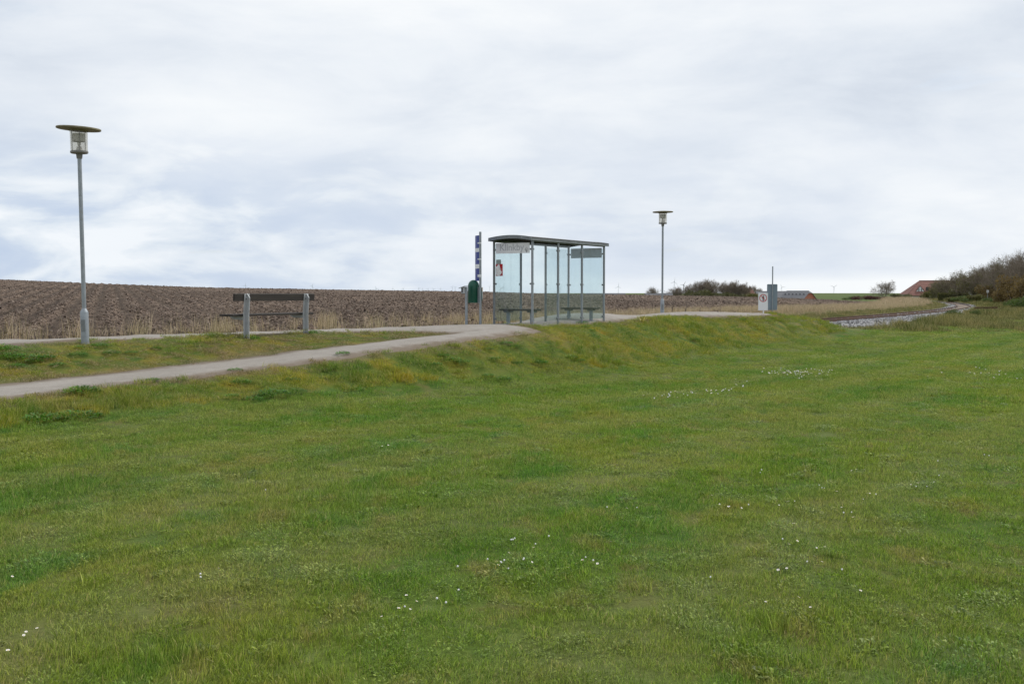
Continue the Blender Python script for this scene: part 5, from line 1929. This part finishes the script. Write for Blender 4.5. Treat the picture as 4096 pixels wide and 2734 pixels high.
def house(name, loc, rz, L_, W_, wh, rh, label, wall, roof, hip=0.0, over=.35, cat='house', chimneys=(), courses=7):
    """gabled (or half-hipped) house; x runs along the ridge"""
    r = thing(name, loc, rz, label, cat)
    MB().box((0, 0, wh / 2 - 1.0), (L_, W_, wh + 2.0)).build('wall', wall, r)
    g = MB()
    for s_ in (-1, 1):
        if hip < .99:
            zt_ = wh + rh * (1 - hip) - .1
            wt = W_ / 2 * hip
            g.prism([(-W_ / 2 + .02, wh), (W_ / 2 - .02, wh), (wt, zt_), (-wt, zt_)] if hip > .02 else [(-W_ / 2 + .02, wh), (W_ / 2 - .02, wh), (0, zt_)], s_ * (L_ / 2 - .01) - .08 * s_, s_ * (L_ / 2 - .01), 'x')
    if g.v:
        g.build('gable', wall, r)
    hl = hip * L_ * .22
    Lo, Wo = L_ / 2 + over, W_ / 2 + over
    ze = wh - over * rh / (W_ / 2)
    zh = wh + rh * (1 - hip)
    yh = Wo * hip * (W_ / 2) / (W_ / 2)
    rf = MB()
    for s_ in (-1, 1):
        # laid in overlapping courses so the slope has steps
        for c_ in range(courses):
            f0, f1 = c_ / courses, (c_ + 1) / courses
            z0, z1 = ze + (wh + rh - ze) * f0, ze + (wh + rh - ze) * f1
            y0, y1 = Wo * (1 - f0), Wo * (1 - f1)

            def xe(z_):
                return Lo if z_ <= zh else Lo - (z_ - zh) / max(wh + rh - zh, 1e-3) * hl
            x0, x1 = xe(z0), xe(z1)
            dz = .05
            rf.add([(-x0, s_ * y0, z0 + dz), (x0, s_ * y0, z0 + dz), (x1, s_ * y1, z1), (-x1, s_ * y1, z1), (-x0, s_ * y0, z0 - .08), (x0, s_ * y0, z0 - .08), (x1, s_ * y1, z1 - .12), (-x1, s_ * y1, z1 - .12)],
                   [(0, 1, 2, 3), (4, 7, 6, 5), (0, 4, 5, 1), (2, 6, 7, 3), (1, 5, 6, 2), (0, 3, 7, 4)])
    if hip > .02:
        for s_ in (-1, 1):
            rf.add([(s_ * (Lo + .02), -Wo * hip, zh), (s_ * (Lo + .02), Wo * hip, zh), (s_ * (Lo - hl), 0, wh + rh + .02)], [(0, 1, 2)])
    rfo = rf.build('roof', roof, r)
    MB().box((0, 0, wh + rh + .02), (2 * (Lo - hl), .3, .12), ch=.03).build('ridge', roof, rfo)
    for cx__ in chimneys:
        MB().box((cx__, 0, wh + rh + .25), (.8, .8, 1.3)).box((cx__, 0, wh + rh + .95), (.95, .95, .14)).build('chimney', M_redbrick, rfo)
    return r


def window(parent, c_, w_, h_, face=-1):
    f = MB().box(c_, (w_, .14, h_)).build('window', M_wallw, parent)
    MB().box((c_[0] - w_ * .23, c_[1] + face * .08, c_[2]), (w_ * .38, .03, h_ * .8)).box((c_[0] + w_ * .23, c_[1] + face * .08, c_[2]), (w_ * .38, .03, h_ * .8)).build('pane', M_window, f)


def bearing(b_, y_):
    return b_ * y_, y_


# red roofed farmhouse behind the track
Yh = 262.0
x_, y_ = bearing(.401, Yh)
rh_ = house('farmhouse', (x_, y_, zg(x_, y_) - .6), -.12, 17.0, 8.5, 1.75, 3.35, 'red roofed house with a white triangular dormer, partly hidden by trees', M_wallw, M_tile, hip=1.0)
dz_ = 1.75 + .62
dm = MB()
dm.prism([(-1.0, 0), (1.0, 0), (0, 1.35)], -3.35, -3.27, 'y')
dm.v = [(a_ - 5.7, b__, c__ + dz_) for a_, b__, c__ in dm.v]
d_o = dm.build('dormer', M_white, rh_)
MB().add([(-6.95, -3.5, dz_ - .12), (-5.7, -3.5, dz_ + 1.5), (-5.7, -.9, dz_ + 1.5), (-6.95, -2.9, dz_ - .12)], [(0, 1, 2, 3)]).add([(-4.45, -3.5, dz_ - .12), (-5.7, -3.5, dz_ + 1.5), (-5.7, -.9, dz_ + 1.5), (-4.45, -2.9, dz_ - .12)], [(0, 3, 2, 1)]).build('dormer_roof', M_tile, d_o)
MB().box((-6.0, -3.40, dz_ + .42), (.18, .04, .75)).box((-5.4, -3.40, dz_ + .42), (.18, .04, .75)).build('dormer_window', M_window, d_o)
MB().box((-3.9, -3.05, dz_ + .75), (.75, .35, .8)).build('roof_window', M_window, rh_)
for k_ in range(3):
    window(rh_, (-5.5 + 2.2 * k_, -4.3, 1.0), 1.0, 1.0)

# pale shed seen through the hedgerow
x_, y_ = bearing(.436, 222)
house('shed', (x_, y_, zg(x_, y_)), .5, 4.0, 3.0, 1.3, 1.5, 'pale grey shed glimpsed between the hedgerow trunks', M_wallw, M_eternit, cat='shed')

# long barn with a red gable beyond the field
Yb = 560.0
zb_ = -4.3
ba = house('barn', (.2672 * Yb, Yb, zb_), -.82, 14.5, 11.5, 3.2, 3.95, 'long grey roofed barn with a half hipped red brick gable', M_redbrick, M_eternit, hip=.3, cat='barn')
MB().box((7.30, 0, 1.9), (.1, 1.6, 2.2)).build('door', M_window, ba)
for k_ in range(6):
    MB().box((-5.5 + 2.2 * k_, -3.0, 5.35), (.9, .12, .5), Matrix.Rotation(.65, 3, 'X')).build('skylight', M_window, ba)
b2_ = house('barn', (.2440 * 600, 600, zb_), -.1, 18, 11, 3.2, 3.8, 'longer grey barn roof standing behind the red gabled barn', M_redbrick, M_eternit, cat='barn')
house('barn', (.1370 * 480, 480, -3.9), .08, 12, 9, 2.0, 3.4, 'low dark grey barn roof on the skyline behind the far lamp', M_redbrick, M_eternit, cat='barn')
x9 = house('barn', (.0872 * 520, 520, -3.9), .02, 19, 9, 2.1, 3.3, 'long low grey roof on the skyline seen through the shelter end', M_wallw, M_eternit, cat='barn')
house('barn', (.1445 * 505, 505, -3.9), .08, 6, 9, 2.0, 3.1, 'small grey barn with a red end wall behind the far lamp post', M_redbrick, M_eternit, cat='barn')
house('farmhouse', (.2195 * 640, 640, -3.6), .1, 8.0, 7.5, 3.2, 4.4, 'distant red tiled farmhouse with two chimneys among the farm trees', M_redbrick, M_tile, hip=.5, chimneys=(-1.2, 1.9))
house('outbuilding', (.2175 * 395, 395, -2.5), .06, 8.0, 5, 1.7, 1.0, 'low brown roofed outbuilding in front of the distant farmhouse', M_brownroof, M_brownroof, cat='outbuilding')

# ================================================================== wind turbines
M_turb = worn('turbine_hazy_white', (.52, .56, .60), 0.5, var=.04, scale=.2)  # white paint turned grey-blue: distance haze put into the colour
M_turb_dark = worn('small_turbine_grey', (.16, .165, .17), 0.6, var=.1)


def turbine(b_, y_, hub, R_, label, group='wind turbines on the horizon', m_=None, ph=0.3, yaw=0.0, thick=1.0):
    m_ = m_ or M_turb
    x_ = b_ * y_
    r = thing('wind_turbine', (x_, y_, 0), yaw, label, 'wind turbine', group)
    tr_ = hub * .026 * thick
    MB().lathe([(tr_, -6), (tr_ * .55, hub)], 12).build('tower', m_, r, True)
    MB().box((0, .02 * hub, hub), (.05 * hub, .14 * hub, .05 * hub), ch=.008 * hub).build('nacelle', m_, r)
    for k_ in range(3):
        a_ = ph + k_ * 2.0944
        w_ = R_ * .055 * thick
        bl = MB().prism([(-w_ * .5, 0), (w_ * .5, 0), (w_ * .9, R_ * .25), (w_ * .25, R_), (-w_ * .1, R_), (-w_ * .5, R_ * .25)], -w_ * .15, w_ * .15, 'y').build('blade', m_, r)
        bl.location = (0, -.07 * hub, hub)
        bl.rotation_euler = (0, a_, 0)
    return r


for b_, y_, hub, R_, ph, lb in (
        (.0994, 4300, 28, 15, .08, 'wind turbine on the horizon just beyond the end of the shelter roof'),
        (.0450, 5200, 27, 16, .55, 'wind turbine seen through the middle glass of the shelter'),
        (-.0108, 5600, 26, 16, -.45, 'wind turbine seen through the glass below the torn poster'),
        (-.0080, 6200, 36, 20, .1, 'taller wind turbine tower seen through the glass below the poster'),
        (.2523, 3600, 22, 12, -.5, 'wind turbine behind the grey barn, next to the sign board'),
        (.3010, 3200, 20, 12, .95, 'wind turbine above the far green field'),
        (.1517, 4600, 50, 19, .15, 'pale blue wind turbine rising behind the farm trees'),
        (-.1270, 5200, 24, 15, -.4, 'wind turbine on the skyline midway between bench and sign pole'),
        (-.1868, 5600, 40, 15, .5, 'wind turbine tower on the skyline above the middle of the bench'),
        (-.2493, 5800, 44, 16, .2, 'wind turbine tower on the skyline above the end of the bench')):
    turbine(b_, y_, hub, R_, lb, ph=ph)
for i, (b_, hub) in enumerate([(-.1114, 30), (-.1016, 30), (-.0870, 33), (-.0838, 27), (-.0786, 28), (-.0735, 27), (-.0667, 30), (-.0559, 40), (-.0531, 40), (-.0485, 36), (-.0209, 44)]):
    turbine(b_, 6800, hub, 14, f'tiny distant wind turbine, {ORD[i]} of the row running from bench to shelter', 'row of tiny distant wind turbines', ph=.02 + .7 * (i % 3))
turbine(.1605, 560, 6.0, 2.0, 'small dark household wind turbine above the farm thicket', None, M_turb_dark, ph=.5, thick=1.5)

# ================================================================== odds and ends by the track
sp = thing('speed_post', (.4448 * 150, 150, zg(.4448 * 150, 150)), 0, 'small white plate on a thin post beside the track', 'sign post')
MB().lathe([(.03, -.2), (.03, 1.62)], 8).build('post', M_galv, sp, True)
MB().box((0, -.04, 1.55), (.30, .02, .36), ch=.004).build('plate', M_white, sp)
MB().box((.01, -.052, 1.57), (.05, .004, .16)).box((.01, -.052, 1.49), (.11, .004, .03)).build('digit', M_dark, sp)
for i, (x_, y_, l_, a_, z_, lb) in enumerate([
        (41.2, 92.3, 3.4, .34, .12, 'rusty beam lying nearest the lawn beside the track'),
        (42.6, 94.6, 4.2, .36, .10, 'rusty beam lying second from the lawn beside the track'),
        (44.6, 98.0, 4.0, .33, .14, 'longest rusty beam lying in the grass beside the track'),
        (45.2, 96.6, 3.0, .38, .10, 'rusty beam lying farthest from the track in the grass'),
        (43.0, 96.9, 2.6, .35, .30, 'rusty beam lying on top of the others beside the track')]):
    pr = [(-.11, 0), (.11, 0), (.11, .03), (.03, .06), (.03, .15), (.08, .17), (.08, .21), (-.08, .21), (-.08, .17), (-.03, .15), (-.03, .06), (-.11, .03)]
    o = MB().prism(pr, -l_ / 2, l_ / 2, 'x').build('rusty_beam', M_rust)
    o.location = (x_, y_, zg(x_, y_) + z_ - .02)
    o.rotation_euler = (0, 0, a_)
    tag(o, lb, 'beam', 'rusty beams beside the track')
for i, (b_, y_, h, lb) in enumerate([(.1493, 52.5, 1.15, 'dark dead stalk among the reeds nearest the far lamp'), (.1617, 53.0, 1.1, 'tall dark dead stalk among the reeds midway between lamp and sign'),
                                     (.1745, 53.5, .85, 'short dark dead stalk among the reeds nearest the white sign')]):
    o = MB().tube([(0, 0, -.1), (.03, 0, h * .5), (.10, .02, h)], [.012, .016, .008], 5).tube([(.02, 0, h * .45), (.02, .05, h * .7)], .008, 4).tube([(.05, 0, h * .6), (.14, 0, h * .85)], .008, 4).build(
        'dead_stalk', M_sleeper)
    x_ = b_ * y_
    o.location = (x_, y_, zg(x_, y_))
    tag(o, lb, 'dead plant', 'dark dead stalks among the reeds')
plant_shrub('green', 31.5, 76.5, 1.5, .85, 'small leafy bush growing out of the ballast shoulder')
plant_shrub('green', 36.5, 84.0, 1.2, .6, 'smaller leafy bush farther along the ballast shoulder')
